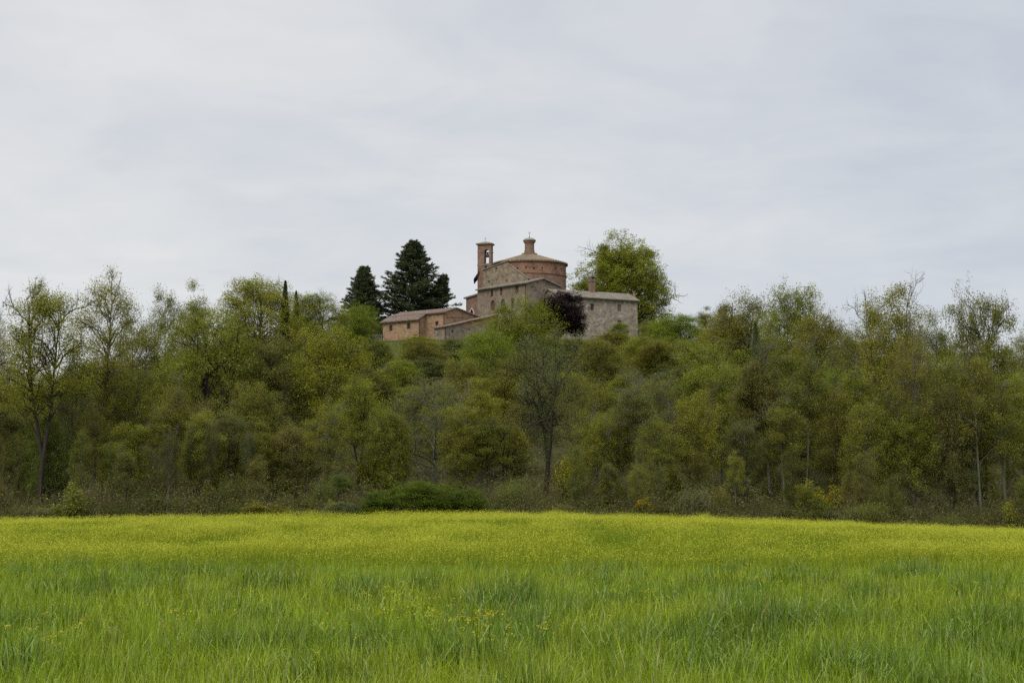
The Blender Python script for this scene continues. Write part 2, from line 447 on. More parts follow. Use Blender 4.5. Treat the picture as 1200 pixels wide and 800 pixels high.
    if ivy:
        s = stems[0]; m = ivy; t = rng.uniform(0, .62, m) * (len(s) - 1); k = np.minimum(t.astype(int), len(s) - 2); f = (t - k)[:, None]
        pv = s[k] * (1 - f) + s[k + 1] * f; a = rng.uniform(0, 6.28, m); rr = tr + np.abs(rng.normal(size=m)) * .22
        pv = pv + np.stack([np.cos(a) * rr, np.sin(a) * rr, rng.normal(size=m) * .1], 1); Pn = np.concatenate([Pn, pv])
    Pn[:, 2] = np.maximum(Pn[:, 2], .25)
    V, Fq = leaf_faces(rng, Pn, size)
    cl = rng.uniform(0, 1, len(C)); vv = np.concatenate([cl[idx], rng.uniform(0, 1, len(Pn) - leaves)]) * .68 + .32 * rng.uniform(0, 1, len(Pn))
    zmax = np.percentile(Pn[:, 2], 99.7); rx = np.percentile(np.hypot(Pn[:, 0], Pn[:, 1]), 97)
    return dict(trunk=T.mesh('trunk'), crown=np_mesh('crown', V, Fq, M['leaf'], {'v': ('FLOAT', vv)}), h=zmax, r=rx)

def conifer(seed, Hh=20., R=7., leaves=15000, side=0, dens=1.0):
    rng = np.random.default_rng(seed); T = Tubes(); pts = []; dirs = []
    s = curve((0, 0, -.6), (0, 0, 1), Hh + .6, (.02, 0, 1), 14, rng, .012); T.add(s, np.linspace(.5, .03, 14), 8)
    leaders = [(s, Hh, R, 0.08)]
    for q in range(side):
        a = [0.0, 2.6][q % 2]; b = curve((0, 0, Hh * .25), (math.cos(a) * 1.25, math.sin(a), .9), Hh * .48, (.02, 0, 1), 10, rng, .03)
        T.add(b, np.linspace(.3, .03, 10), 6); leaders.append((b, b[-1][2], R * .52, .35))
    for (st, hh, RR, t0) in leaders:
        nb = int(150 * dens * (1 if RR == R else .45)); az = rng.uniform(0, 6.28)
        for i in range(nb):
            t = t0 + (1 - t0) * ((i + rng.uniform()) / nb); z = hh * t
            k = int(np.clip(np.searchsorted(st[:, 2], z), 1, len(st) - 1)); f = np.clip((z - st[k - 1][2]) / max(.01, st[k][2] - st[k - 1][2]), 0, 1)
            p = st[k - 1] * (1 - f) + st[k] * f; az += 2.4 + rng.normal() * .3
            Lb = RR * (1 - t) ** .75 * rng.uniform(.62, 1.12) * (.92 + .16 * math.sin(i * 1.7)) + .45
            br = curve(p, (math.cos(az), math.sin(az), .25 + .5 * t), Lb, (math.cos(az), math.sin(az), .12 + .5 * t), 6, rng, .06)
            T.add(br, np.linspace(.07 * (1 - t) + .02, .01, 6), 4)
            m = int(26 + 24 * Lb)
            q = rng.uniform(.22, 1.05, m) ** .8 * 5; kk = np.clip(q.astype(int), 0, 4); ff = (q - kk)[:, None]
            bp = br[kk] * (1 - ff) + br[kk + 1] * ff
            lat = np.array([-math.sin(az), math.cos(az), 0]); wd = .12 + .22 * Lb * (1 - np.abs(q / 5 - .45) * 1.1).clip(.12, 1)
            sgn = rng.normal(size=m) * .55
            bp = bp + lat * (sgn * wd)[:, None]; bp[:, 2] += rng.normal(size=m) * .14 - .10 * np.abs(sgn) * wd
            pts.append(bp)
            dd = np.array([math.cos(az), math.sin(az), .35 + .3 * t]) + lat * (np.sign(sgn) * .7)[:, None] + rng.normal(size=(m, 3)) * .35
            dirs.append(dd / np.linalg.norm(dd, axis=1)[:, None])
    Pn = np.concatenate(pts); D = np.concatenate(dirs)
    n = len(Pn); r = rng.normal(size=(n, 3)) * .5 + np.array([0, 0, 1.0]); b = np.cross(D, r); b /= np.linalg.norm(b, axis=1)[:, None]
    Ls = rng.uniform(.28, .6, n)[:, None]; w = rng.uniform(.07, .13, n)[:, None]
    V = np.stack([Pn - D * Ls * .5, Pn + b * w, Pn + D * Ls * .6, Pn - b * w], 1).reshape(-1, 3)
    return dict(trunk=T.mesh('trunk'), crown=np_mesh('crown', V, np.arange(4 * n).reshape(-1, 4), M['needle'], {'v': ('FLOAT', rng.uniform(0, 1, n))}), h=Pn[:, 2].max(), r=np.percentile(np.hypot(Pn[:, 0], Pn[:, 1]), 98))

def cypress(seed, Hh=12., R=1.0, leaves=7000):
    rng = np.random.default_rng(seed); T = Tubes()
    s = curve((0, 0, -.6), (0, 0, 1), Hh * .95 + .6, (0, 0, 1), 8, rng, .01); T.add(s, np.linspace(.2, .02, 8), 6)
    t = rng.uniform(0, 1, leaves) ** .85; a = rng.uniform(0, 6.28, leaves)
    lob = 1 + .22 * np.sin(a * 3 + t * 17) + .18 * np.sin(a * 2 - t * 29)
    e = np.minimum(1, t * 7 + .35) * (1 - t) ** .55
    rr = R * e * lob * rng.uniform(.35, 1.05, leaves) ** .5
    Pn = np.stack([rr * np.cos(a), rr * np.sin(a), t * Hh + .3], 1)
    D = np.stack([np.cos(a) * .35, np.sin(a) * .35, np.ones(leaves)], 1) + rng.normal(size=(leaves, 3)) * .25; D /= np.linalg.norm(D, axis=1)[:, None]
    b = np.cross(D, rng.normal(size=(leaves, 3))); b /= np.linalg.norm(b, axis=1)[:, None]
    Ls = rng.uniform(.2, .45, leaves)[:, None]; w = .09
    V = np.stack([Pn - D * Ls * .5, Pn + b * w, Pn + D * Ls * .6, Pn - b * w], 1).reshape(-1, 3)
    return dict(trunk=T.mesh('trunk'), crown=np_mesh('crown', V, np.arange(4 * leaves).reshape(-1, 4), M['needle'], {'v': ('FLOAT', rng.uniform(0, 1, leaves))}), h=Hh, r=R)

def bush(seed, Hh=2.4, R=1.6, leaves=3500, size=.08, nst=26, spread=.16):
    rng = np.random.default_rng(seed); T = Tubes(); C = []
    for i in range(nst):
        a = rng.uniform(0, 6.28); el = rng.uniform(.12, 1.35); hh = math.sin(el) * Hh; ro = math.cos(el) * R * rng.uniform(.8, 1.05)
        e = np.array([math.cos(a) * ro, math.sin(a) * ro, hh * rng.uniform(.75, 1.08)]); ln = np.linalg.norm(e)
        s = curve((rng.normal() * .12 * R, rng.normal() * .12 * R, -.2), (e[0] * .5, e[1] * .5, e[2] + .6), ln, e, 6, rng, .1); T.add(s, np.linspace(.035, .006, 6), 4)
        for l in range(7):
            k = rng.integers(2, 6); d = rng.normal(size=3) + np.array([0, 0, .4]); te = curve(s[k], d, rng.uniform(.2, .4) * R, d, 3, rng, .1); T.add(te, [.009, .007, .004], 3); C += [te[1], te[2]]
        C.append(s[-1])
    C = np.array(C); idx = rng.integers(0, len(C), leaves); Pn = C[idx] + rng.normal(size=(leaves, 3)) * spread * R * .6; Pn[:, 2] = np.abs(Pn[:, 2])
    V, Fq = leaf_faces(rng, Pn, size)
    vv = rng.uniform(0, 1, len(C))[idx] * .5 + rng.uniform(0, 1, leaves) * .5
    d = dict(trunk=T.mesh('stems'), crown=np_mesh('foliage', V, Fq, M['leaf'], {'v': ('FLOAT', vv)}), h=np.percentile(Pn[:, 2], 99), r=np.percentile(np.hypot(Pn[:, 0], Pn[:, 1]), 97))
    m = int(leaves * .42); top = C[(C[:, 2] > .5 * Hh)]; ii = rng.integers(0, len(top), max(6, len(top) // 3)); q = top[ii][rng.integers(0, len(ii), m)] + rng.normal(size=(m, 3)) * .11 * R
    V, Fq = leaf_faces(rng, q, size * .8); d['flowers'] = np_mesh('flowers', V, Fq, M['leaf'], {'v': ('FLOAT', rng.uniform(0, 1, m))})
    return d

PROTO = {
 'airy': [broadleaf(11, 16, 4.2, .30, 24, 9, 5, 26000, .070, .22, 0, env_tall, .36, .75, lobes=38),
          broadleaf(12, 16, 4.0, .40, 22, 9, 5, 30000, .070, .26, 2, env_tall, .36, .8, lobes=46, fsp=(.12, .2)),
          broadleaf(13, 16, 3.8, .30, 22, 9, 5, 22000, .070, .22, 0, env_tall, .36, .7, ivy=5000, lobes=36)],
 'tall': [broadleaf(14, 14, 3.4, .14, 24, 8, 4, 36000, .075, .17, 0, env_tall, .36, .7, lobes=50),
          broadleaf(15, 14, 3.6, .18, 22, 8, 4, 34000, .075, .18, 2, env_dome, .36, .75, lobes=55),
          broadleaf(16, 14, 3.2, .10, 26, 8, 4, 34000, .075, .15, 0, env_tall, .36, .7, lobes=45)],
 'round': [broadleaf(21, 12, 5.0, .10, 18, 8, 4, 48000, .088, .24, 2, env_dome, .34, .45, lobes=105),
           broadleaf(22, 12, 4.8, .08, 20, 8, 4, 48000, .088, .22, 0, env_dome, .34, .45, lobes=100),
           broadleaf(23, 12, 5.2, .12, 18, 8, 4, 46000, .088, .24, 3, env_flat, .34, .5, lobes=110)],
 'oak': [broadleaf(31, 13, 6.2, .24, 16, 9, 5, 42000, .088, .30, 3, env_flat, .32, .45, lobes=60),
         broadleaf(32, 13, 6.0, .16, 18, 9, 5, 46000, .088, .28, 2, env_flat, .32, .42, lobes=75)],
 'slender': [broadleaf(41, 13, 2.8, .22, 24, 7, 4, 20000, .072, .13, 0, env_tall, .38, .7),
             broadleaf(42, 13, 2.6, .18, 24, 7, 4, 20000, .072, .13, 0, env_tall, .38, .7)],
 'pole': [broadleaf(43, 13, 2.4, .46, 18, 7, 4, 15000, .072, .16, 0, env_tall, .36, .7, lobes=18),
          broadleaf(44, 13, 2.4, .38, 18, 7, 4, 15000, .072, .15, 0, env_tall, .36, .7, lobes=18)],
 'grey': [broadleaf(51, 11, 4.8, .24, 24, 9, 6, 15000, .065, .22, 2, env_flat, .42, .55),
          broadleaf(55, 11, 4.8, .46, 24, 9, 6, 14000, .065, .3, 2, env_flat, .42, .55, ivy=3500),
          broadleaf(52, 11, 4.4, .18, 24, 9, 6, 13000, .065, .18, 0, env_dome, .42, .6)],
 'thick': [broadleaf(53, 9, 5.0, .02, 20, 7, 4, 26000, .11, .15, 3, env_flat, .36, .35, lobes=70),
           broadleaf(54, 9, 4.6, .02, 20, 7, 4, 24000, .11, .14, 2, env_dome, .36, .4, lobes=65)],
 'dense': [broadleaf(61, 9, 4.6, .04, 20, 8, 4, 42000, .15, .2, 3, env_dome, .36, .4, lobes=90)],
 'big': [broadleaf(71, 22, 9.0, .10, 30, 10, 6, 110000, .155, .5, 3, env_dome, .45, .5, lobes=170)],
 'conifer': [conifer(81, 22, 7.2, side=1, dens=2.0), conifer(82, 15, 4.8, dens=1.8)],
 'cypress': [cypress(91), cypress(92)],
 'bush': [bush(101), bush(102), bush(103, nst=20), bush(104, 2.4, 4.4, 16000, .085, 90, .10)],
}
LEAFC = {
 'spring': (.228, .226, .036), 'yellow': (.212, .220, .028), 'bright': (.200, .225, .026), 'olive': (.188, .180, .038), 'green': (.150, .172, .034),
 'grey': (.160, .162, .080), 'brown': (.168, .154, .048), 'dark': (.105, .117, .085), 'darkgreen': (.085, .100, .034), 'purple': (.036, .020, .028), 'thicket': (.125, .128, .032), 'cypress': (.050, .062, .028), 'bushgreen': (.118, .152, .018),
}
BARKC = {'dark': (.045, .036, .028), 'mid': (.10, .086, .058), 'pale': (.125, .117, .094), 'grey': (.13, .125, .095)}
NAMES = {'airy': 'tall_tree', 'round': 'broadleaf_tree', 'oak': 'oak_tree', 'slender': 'slender_tree', 'grey': 'sparse_tree', 'tall': 'broadleaf_tree', 'pole': 'slender_tree', 'thick': 'bushy_tree', 'dense': 'plum_tree', 'big': 'broadleaf_tree', 'conifer': 'conifer_tree', 'cypress': 'cypress_tree'}
used = {}
rz_rng = random.Random(5)

def plant(kind, var, px, top, Y, wpx, leafc, bark, label, group=None, name=None, rz=None, flowers=None, cat='tree', jit=.08):
    pr = PROTO[kind][var % len(PROTO[kind])]
    x = xat(px, Y); z = H(x, Y)
    hh = max(.5, P(px, top, Y).z - z); w = wpx * Y / F
    o = empty(name or NAMES[kind], (x, Y, z), label, cat, group, rz_rng.uniform(0, 6.28) if rz is None else rz)
    sx = w / 2 / pr['r']; o.scale = (sx, sx, hh / pr['h'])
    lc = LEAFC[leafc]; k = 1 + rz_rng.uniform(-jit, jit); h2 = 1 + rz_rng.uniform(-jit, jit)
    a = link('stems' if kind == 'bush' else 'trunk', pr['trunk'], o); a.color = (*BARKC[bark], 1)
    c = link('foliage' if kind == 'bush' else 'crown', pr['crown'], o); c.color = (lc[0] * k * h2, lc[1] * k, lc[2] * k, 1)
    if flowers:
        f = link('flowers', pr['flowers'], o); f.color = (*flowers, 1)
    return o

exec_trees = []
T_ = exec_trees.append
# kind, variant, px, top row, distance, width px, leaf, bark, label
T_(('airy', 1, 50, 334, 142, 112, 'spring', 'dark', 'tall thin-leaved tree with a dark forked trunk at the far left wood edge'))
T_(('airy', 2, 122, 320, 150, 92, 'spring', 'mid', 'tallest airy tree on the left, ivy-covered straight trunk and pale new leaves'))
T_(('airy', 0, -8, 372, 150, 76, 'olive', 'mid', 'airy tree cut off by the left edge of the photo'))
T_(('slender', 0, 190, 338, 178, 46, 'olive', 'mid', 'thin upright tree whose narrow top stands left of the twin-topped one'))
T_(('tall', 0, 228, 331, 190, 62, 'spring', 'mid', 'airy tree with a small round top above the dark-limbed oak'))
T_(('oak', 0, 247, 362, 166, 150, 'spring', 'dark', 'wide oak with dark twisting limbs and layered yellow-green leaves on the left'))
T_(('round', 1, 302, 327, 232, 118, 'spring', 'mid', 'large dome-shaped green tree on the skyline left of the narrow cypress'))
T_(('cypress', 0, 333, 333, 230, 15, 'cypress', 'mid', 'narrow dark cypress standing out of the domed green tree'))
T_(('cypress', 1, 346, 344, 240, 12, 'darkgreen', 'mid', 'shorter greener cypress right beside the dark one'))
T_(('round', 2, 368, 343, 256, 88, 'spring', 'mid', 'bushy pale green tree on the skyline between cypress and conifers'))
T_(('round', 0, 418, 356, 268, 52, 'bright', 'mid', 'bright green tree in front of the smaller conifer'))
T_(('conifer', 1, 425, 311, 334, 68, 'dark', 'dark', 'smaller dark conifer with upswept branches left of the large one'))
T_(('conifer', 0, 481, 280, 338, 104, 'dark', 'dark', 'large dark conifer behind the low brick house'))
T_(('oak', 1, 388, 383, 168, 136, 'yellow', 'dark', 'big layered yellow-green tree on the slope below the cypresses'))
T_(('round', 0, 606, 349, 216, 116, 'yellow', 'mid', 'broad yellow-green tree hiding the foot of the chapel buildings'))
T_(('round', 1, 572, 388, 190, 88, 'bright', 'mid', 'bright yellow-green tree below the brick lean-to'))
T_(('grey', 1, 638, 384, 150, 100, 'grey', 'dark', 'greyish half-bare tree with a dark ivy-clad trunk in the middle of the slope'))
T_(('dense', 0, 656, 344, 301, 66, 'purple', 'dark', 'dark purple plum tree against the stone houses'))
T_(('big', 0, 729, 277, 352, 119, 'spring', 'dark', 'large spreading green tree rising behind the pale stone house'))
T_(('round', 1, 796, 369, 244, 74, 'bright', 'mid', 'bright green tree right of the pale stone house'))
T_(('tall', 0, 826, 360, 250, 44, 'olive', 'mid', 'thin-topped tree between the bright green one and the olive dome'))
T_(('round', 0, 868, 345, 212, 108, 'olive', 'mid', 'olive dome-topped tree on the skyline right of the houses'))
T_(('round', 2, 928, 335, 202, 94, 'spring', 'mid', 'tall green tree with a rounded knob top on the right skyline'))
T_(('round', 1, 962, 368, 190, 90, 'olive', 'mid', 'olive tree sloping down to the skyline gap on the right'))
T_(('tall', 1, 1045, 336, 166, 96, 'spring', 'mid', 'tall twin-topped tree on the right skyline past the gap'))
T_(('oak', 0, 1152, 342, 160, 104, 'olive', 'dark', 'tall tree with a rounded open crown near the right edge'))
T_(('slender', 1, 1098, 366, 172, 46, 'olive', 'mid', 'slim tree filling the dip between the two tallest right-hand trees'))
T_(('airy', 2, 1204, 382, 170, 70, 'olive', 'mid', 'tree cut off by the right edge of the photo'))
T_(('cypress', 1, 886, 382, 192, 16, 'darkgreen', 'dark', 'dark ivy-wrapped column of a tree in front of the olive dome'))
T_(('grey', 2, 512, 440, 150, 116, 'grey', 'grey', 'leaning grey lichen-covered tree above the round green bush'))
T_(('round', 0, 470, 420, 212, 62, 'bright', 'mid', 'small bright yellow-green tree below the brick house lawn'))
T_(('slender', 0, 535, 396, 240, 50, 'grey', 'mid', 'thin greyish tree in front of the brick lean-to wall'))
T_(('round', 2, 702, 398, 206, 84, 'olive', 'mid', 'olive tree under the left end of the pale stone house'))
T_(('round', 1, 726, 378, 300, 28, 'spring', 'mid', 'small yellow-green sapling against the pale stone wall'))
T_(('round', 1, 752, 394, 218, 72, 'spring', 'mid', 'yellow-green tree under the right corner of the pale stone house'))
T_(('grey', 0, 756, 428, 172, 92, 'grey', 'grey', 'grey twiggy tree on the slope right of the dark-trunked one'))
T_(('oak', 0, 830, 398, 176, 100, 'spring', 'dark', 'spreading spring-green tree with a leaning dark limb on the right slope'))
T_(('pole', 0, 786, 478, 146, 44, 'grey', 'pale', 'thin pale-stemmed tree at the foot of the slope right of centre'))
T_(('grey', 2, 690, 440, 168, 76, 'olive', 'dark', 'low half-bare tree right of the dark ivy-clad trunk'))
T_(('round', 2, 545, 420, 178, 70, 'olive', 'mid', 'olive tree left of the bright one below the brick lean-to'))
T_(('pole', 1, 943, 402, 150, 64, 'olive', 'pale', 'slim tree with a pale straight trunk below the knob-topped tree'))
T_(('pole', 0, 1004, 430, 150, 56, 'spring', 'pale', 'pale-trunked slim tree under the skyline gap on the right'))
T_(('airy', 0, 1072, 390, 146, 84, 'olive', 'pale', 'olive-leaved tree with a pale trunk in front of the twin-topped one'))
T_(('pole', 1, 1148, 404, 144, 62, 'olive', 'pale', 'slim pale-trunked tree in front of the open-crowned one at right'))
T_(('round', 0, 1000, 384, 178, 76, 'olive', 'mid', 'rounded olive tree closing the skyline gap on the right'))
T_(('pole', 1, 206, 440, 146, 42, 'olive', 'pale', 'slim tree with a pale trunk left of the dark-limbed oak'))
T_(('tall', 1, 165, 372, 172, 74, 'olive', 'mid', 'olive airy tree between the two tall left trees and the oak'))
T_(('slender', 0, 88, 418, 148, 46, 'grey', 'mid', 'thin greyish tree between the two tallest trees on the left'))
T_(('round', 2, 325, 402, 205, 84, 'olive', 'mid', 'olive tree just below the foot of the cypresses'))
T_(('round', 1, 440, 398, 240, 48, 'green', 'mid', 'small green tree at the left end of the brick house lawn'))
T_(('slender', 0, 655, 396, 238, 50, 'grey', 'mid', 'wispy tree just below the dark purple plum tree'))
T_(('round', 0, 12, 428, 180, 100, 'olive', 'mid', 'bushy olive tree behind the far left trunks'))
T_(('round', 1, 105, 428, 190, 96, 'olive', 'mid', 'bushy olive tree filling the gap behind the two tall left trees'))
T_(('oak', 1, 300, 448, 150, 92, 'olive', 'dark', 'dark-limbed olive tree between the big oak and the layered yellow tree'))
T_(('round', 2, 1115, 420, 150, 90, 'olive', 'mid', 'low olive tree at the wood edge between the right pale trunks'))
T_(('grey', 0, 590, 470, 148, 70, 'olive', 'dark', 'low twiggy tree left of the dark ivy-clad trunk'))
T_(('round', 0, 895, 420, 165, 90, 'olive', 'mid', 'olive tree in front of the ivy-wrapped column'))
T_(('oak', 0, 715, 480, 146, 70, 'olive', 'dark', 'small crooked dark-trunked tree at the slope foot right of centre'))
T_(('round', 1, 345, 500, 144, 66, 'brown', 'mid', 'low brownish tree under the layered yellow-green one'))
T_(('slender', 1, 462, 486, 146, 44, 'olive', 'mid', 'thin olive tree between the layered yellow one and the leaning grey one'))
for (k, v, px, top, Y, w, lc, bk, lb) in exec_trees: plant(k, v, px, top, Y, w, lc, bk, lb, rz=0 if k == 'conifer' else None)

# lesser trees that close the wood between the ones above: alike from here, so they share a label by slope
fill = {
 'left': [(60, 540, 144, 56), (150, 540, 144, 56), (200, 530, 145, 56), (240, 545, 143, 54), (310, 530, 144, 60), (385, 540, 142, 56), (320, 470, 165, 76), (430, 450, 190, 64), (445, 480, 170, 60), (20, 540, 145, 56), (290, 420, 205, 70), (130, 470, 165, 70), (60, 450, 175, 74),(30, 470, 160, 80), (72, 490, 152, 70), (140, 440, 175, 80), (160, 490, 150, 64), (185, 420, 200, 80), (215, 400, 215, 80), (258, 420, 200, 84), (230, 500, 150, 70), (270, 520, 145, 56), (355, 430, 190, 70), (410, 440, 185, 70), (420, 510, 148, 60), (5, 510, 148, 60), (112, 520, 145, 56), (350, 372, 262, 50), (285, 385, 235, 80)],
 'middle': [(470, 450, 200, 66), (505, 425, 215, 70), (455, 530, 146, 56), (525, 480, 165, 70), (545, 440, 200, 66), (570, 520, 146, 60), (635, 440, 200, 66), (700, 520, 143, 54), (705, 455, 170, 70), (765, 470, 160, 66), (770, 530, 140, 54), (490, 400, 255, 44), (675, 400, 262, 50), (745, 402, 262, 50),(495, 410, 235, 60), (500, 460, 185, 70), (560, 480, 160, 70), (540, 520, 146, 56), (610, 420, 185, 70), (665, 430, 190, 66), (680, 510, 148, 60), (730, 440, 185, 80), (690, 405, 240, 50), (585, 430, 170, 66), (770, 410, 205, 66), (745, 520, 144, 54), (720, 402, 250, 50), (770, 388, 262, 44)],
 'right': [(815, 520, 144, 60), (835, 430, 195, 76), (870, 440, 185, 76), (920, 520, 144, 60), (945, 470, 160, 66), (1015, 520, 145, 60), (1070, 520, 145, 60), (1140, 520, 146, 60), (1200, 480, 150, 66), (1050, 450, 165, 76), (1150, 450, 160, 76), (790, 400, 225, 60), (885, 500, 150, 60),(800, 430, 180, 80), (845, 470, 158, 76), (812, 396, 220, 60), (900, 480, 152, 70), (850, 376, 235, 66), (925, 460, 160, 70), (975, 440, 170, 80), (1030, 420, 180, 80), (980, 500, 148, 60), (1040, 490, 148, 64), (1090, 440, 165, 76), (1130, 400, 190, 80), (1180, 430, 165, 80), (1175, 500, 146, 60), (1110, 500, 145, 56), (1060, 400, 200, 80), (1195, 410, 190, 80), (900, 392, 225, 70), (950, 395, 225, 70), (1010, 400, 215, 70), (870, 520, 145, 56)],
}
fr = random.Random(9)
for side, lst in fill.items():
    for (px, top, Y, w) in lst:
        kk = fr.choice(['tall', 'tall', 'tall', 'slender', 'pole', 'pole', 'grey', 'round', 'airy'])
        if top > 460: top -= fr.uniform(25, 80)
        else: top -= fr.uniform(-6, 14)
        lc = fr.choice(['olive', 'spring', 'spring', 'brown', 'green', 'olive', 'olive', 'spring'] if Y < 170 else ['olive', 'olive', 'spring', 'spring', 'green', 'grey', 'bright', 'yellow'])
        wh = {'left': 'in the wood left of the brick house', 'middle': 'on the slope below the chapel', 'right': 'in the wood right of the houses'}[side]
        plant(kk, fr.randrange(3), px, top, Y, w * (.9 if kk == 'slender' else 1.12), lc, fr.choice(['mid', 'dark', 'mid', 'pale']),
              'lesser tree half lost among its neighbours ' + wh, 'lesser trees of the wood, ' + side + ' of the slope', name='woodland_tree')

# shrubs one can pick out
B_ = dict(cat='bush')
plant('thick', 0, 492, 564, 132, 118, 'bushgreen', 'dark', 'large rounded green bush at the field edge, left of centre', name='green_bush', **B_)
plant('thick', 1, 548, 572, 131.5, 52, 'bushgreen', 'dark', 'smaller green bush joined to the right of the large rounded bush', name='green_bush', **B_)
plant('thick', 1, 443, 577, 131.5, 44, 'bushgreen', 'dark', 'low green bush joined to the left of the large rounded bush', name='green_bush', **B_)
plant('bush', 1, 762, 376, 318, 34, 'grey', 'grey', 'grey-green olive bush beside the right corner of the pale stone house', name='olive_bush', **B_)
plant('bush', 2, 788, 384, 300, 30, 'grey', 'grey', 'low grey-green bush by the rail fence right of the houses', name='olive_bush', **B_)
plant('bush', 0, 512, 352, 345, 36, 'grey', 'grey', 'grey-green bush peeping over the brick house ridge', name='olive_bush', **B_)
plant('bush', 3, 437, 382, 329, 52, 'darkgreen', 'dark', 'dark green shrub at the foot of the conifers beside the brick house', name='green_bush', **B_)
plant('bush', 3, 757, 379, 338, 40, 'darkgreen', 'dark', 'dark green shrub just behind the right corner of the pale stone house', name='green_bush', **B_)
plant('bush', 1, 962, 585, 137, 22, 'bright', 'mid', 'small fresh green bush at the wood edge on the right', name='green_bush', **B_)
plant('bush', 0, 1058, 597, 136, 30, 'grey', 'mid', 'pale grey-green bush on the grassy margin at right', name='green_bush', **B_)
er_ = random.Random(21)
for i in range(58):
    px = -20 + i * 21.6 + er_.uniform(-9, 9)
    if 425 < px < 580 or 612 < px < 662: continue
    low = any(abs(px - b) < 24 for b in (440, 668, 716, 757, 786, 945, 975, 300, 148, 50, 1182))
    Y = 131.6 + max(0, (px - 780) / 420) * 3 + er_.uniform(0, 9); tz = er_.uniform(1.2, 3.9); tz = min(tz, 1.5) if low else tz
    x = xat(px, Y); top = 583 - (H(x, Y) + tz - CZ) / Y * F
    k = er_.choice(['thick', 'bush', 'bush']); lc = er_.choice(['olive', 'brown', 'brown', 'thicket', 'thicket', 'grey', 'olive'])
    sd_ = 'left of the large round green bush' if px < 430 else 'right of the large round green bush'
    plant(k, 3 if k == 'bush' and er_.random() < .6 else er_.randrange(3), px, top, Y, er_.uniform(26, 64), lc, er_.choice(['mid', 'dark', 'grey']), 'tangled thicket shrub along the foot of the wood, ' + sd_, 'thicket shrubs at the wood edge ' + ('left' if px < 430 else 'right'), name='thicket_shrub', jit=.15, **B_)
for i in range(40):
    px = 8 + i * 30.4 + er_.uniform(-12, 12)
    if 425 < px < 580 or 612 < px < 662 or 30 < px < 75: continue
    Y = 134 + max(0, (px - 780) / 420) * 3 + er_.uniform(0, 11); tz = er_.uniform(3.5, 8.0)
    x = xat(px, Y); top = 583 - (H(x, Y) + tz - CZ) / Y * F
    plant(er_.choice(['slender', 'airy', 'pole', 'slender']), er_.randrange(3), px, top, Y, er_.uniform(16, 34), er_.choice(['olive', 'brown', 'spring', 'green', 'thicket']), er_.choice(['mid', 'grey', 'pale', 'dark']),
          'thin sapling rising from the thicket, ' + ('left of the large round green bush' if px < 430 else 'right of the large round green bush'), 'thin saplings at the wood edge ' + ('left' if px < 430 else 'right'), name='sapling', jit=.12)
YEL = (.36, .30, .016); ORG = (.40, .27, .012)
for (px, top, Y, w, c, lb) in [
    (438, 530, 150, 30, ORG, 'orange-yellow broom bush below the layered yellow-green tree, higher of the pair'),
    (452, 550, 146, 26, YEL, 'yellow broom bush below the layered yellow-green tree, lower of the pair'),
    (602, 502, 165, 34, YEL, 'yellow broom bush half way up the slope left of the dark ivy-clad trunk'),
    (668, 538, 150, 34, YEL, 'yellow broom bush right of the dark ivy-clad trunk'),
    (716, 562, 142, 30, YEL, 'yellow broom bush below the crooked dark-trunked tree'),
    (757, 585, 134, 28, ORG, 'orange-yellow broom bush near the field edge right of centre'),
    (786, 550, 144, 34, YEL, 'yellow broom bush at the foot of the thin pale-stemmed tree'),
    (893, 510, 156, 26, YEL, 'yellow broom bush under the ivy-wrapped column'),
    (945, 568, 141, 42, YEL, 'widest yellow broom bush at the wood edge on the right'),
    (975, 574, 141, 36, ORG, 'orange-yellow broom bush beside the widest one on the right'),
    (992, 562, 145, 30, YEL, 'yellow broom bush under the pale-trunked slim tree on the right'),
    (1182, 590, 138, 22, YEL, 'small yellow broom bush near the right edge'),
    (148, 540, 148, 22, YEL, 'yellow broom bush below the tallest airy tree on the left'),
    (50, 597, 133, 18, YEL, 'small yellow broom bush at the field edge on the far left'),
    (300, 590, 134, 22, YEL, 'small yellow broom bush at the field edge below the oaks'),
    (388, 588, 134, 16, YEL, 'small yellow broom bush just left of the large rounded bush')]:
    plant('bush', rz_rng.randrange(3), px, top, min(Y, 146) if top > 528 else Y, w * 1.25, 'spring', 'mid', lb, 'flowering broom bushes', name='broom_bush', flowers=c, **B_)

# ------------------------------------------------------------------ undergrowth: one uncountable mass
def vnoise(x, y, s, sd=0):
    """cheap smooth value noise, vectorised"""
    x = x / s + sd * 17.3; y = y / s + sd * 7.7
    xi = np.floor(x).astype(np.int64); yi = np.floor(y).astype(np.int64); fx = x - xi; fy = y - yi; fx = fx * fx * (3 - 2 * fx); fy = fy * fy * (3 - 2 * fy)
    def h(i, j):
        n = (i * 374761393 + j * 668265263 + sd * 1442695) & 0x7fffffff; n = ((n ^ (n >> 13)) * 1274126177) & 0x7fffffff; return ((n ^ (n >> 16)) & 0xffff) / 65535.
    return (h(xi, yi) * (1 - fx) + h(xi + 1, yi) * fx) * (1 - fy) + (h(xi, yi + 1) * (1 - fx) + h(xi + 1, yi + 1) * fx) * fy

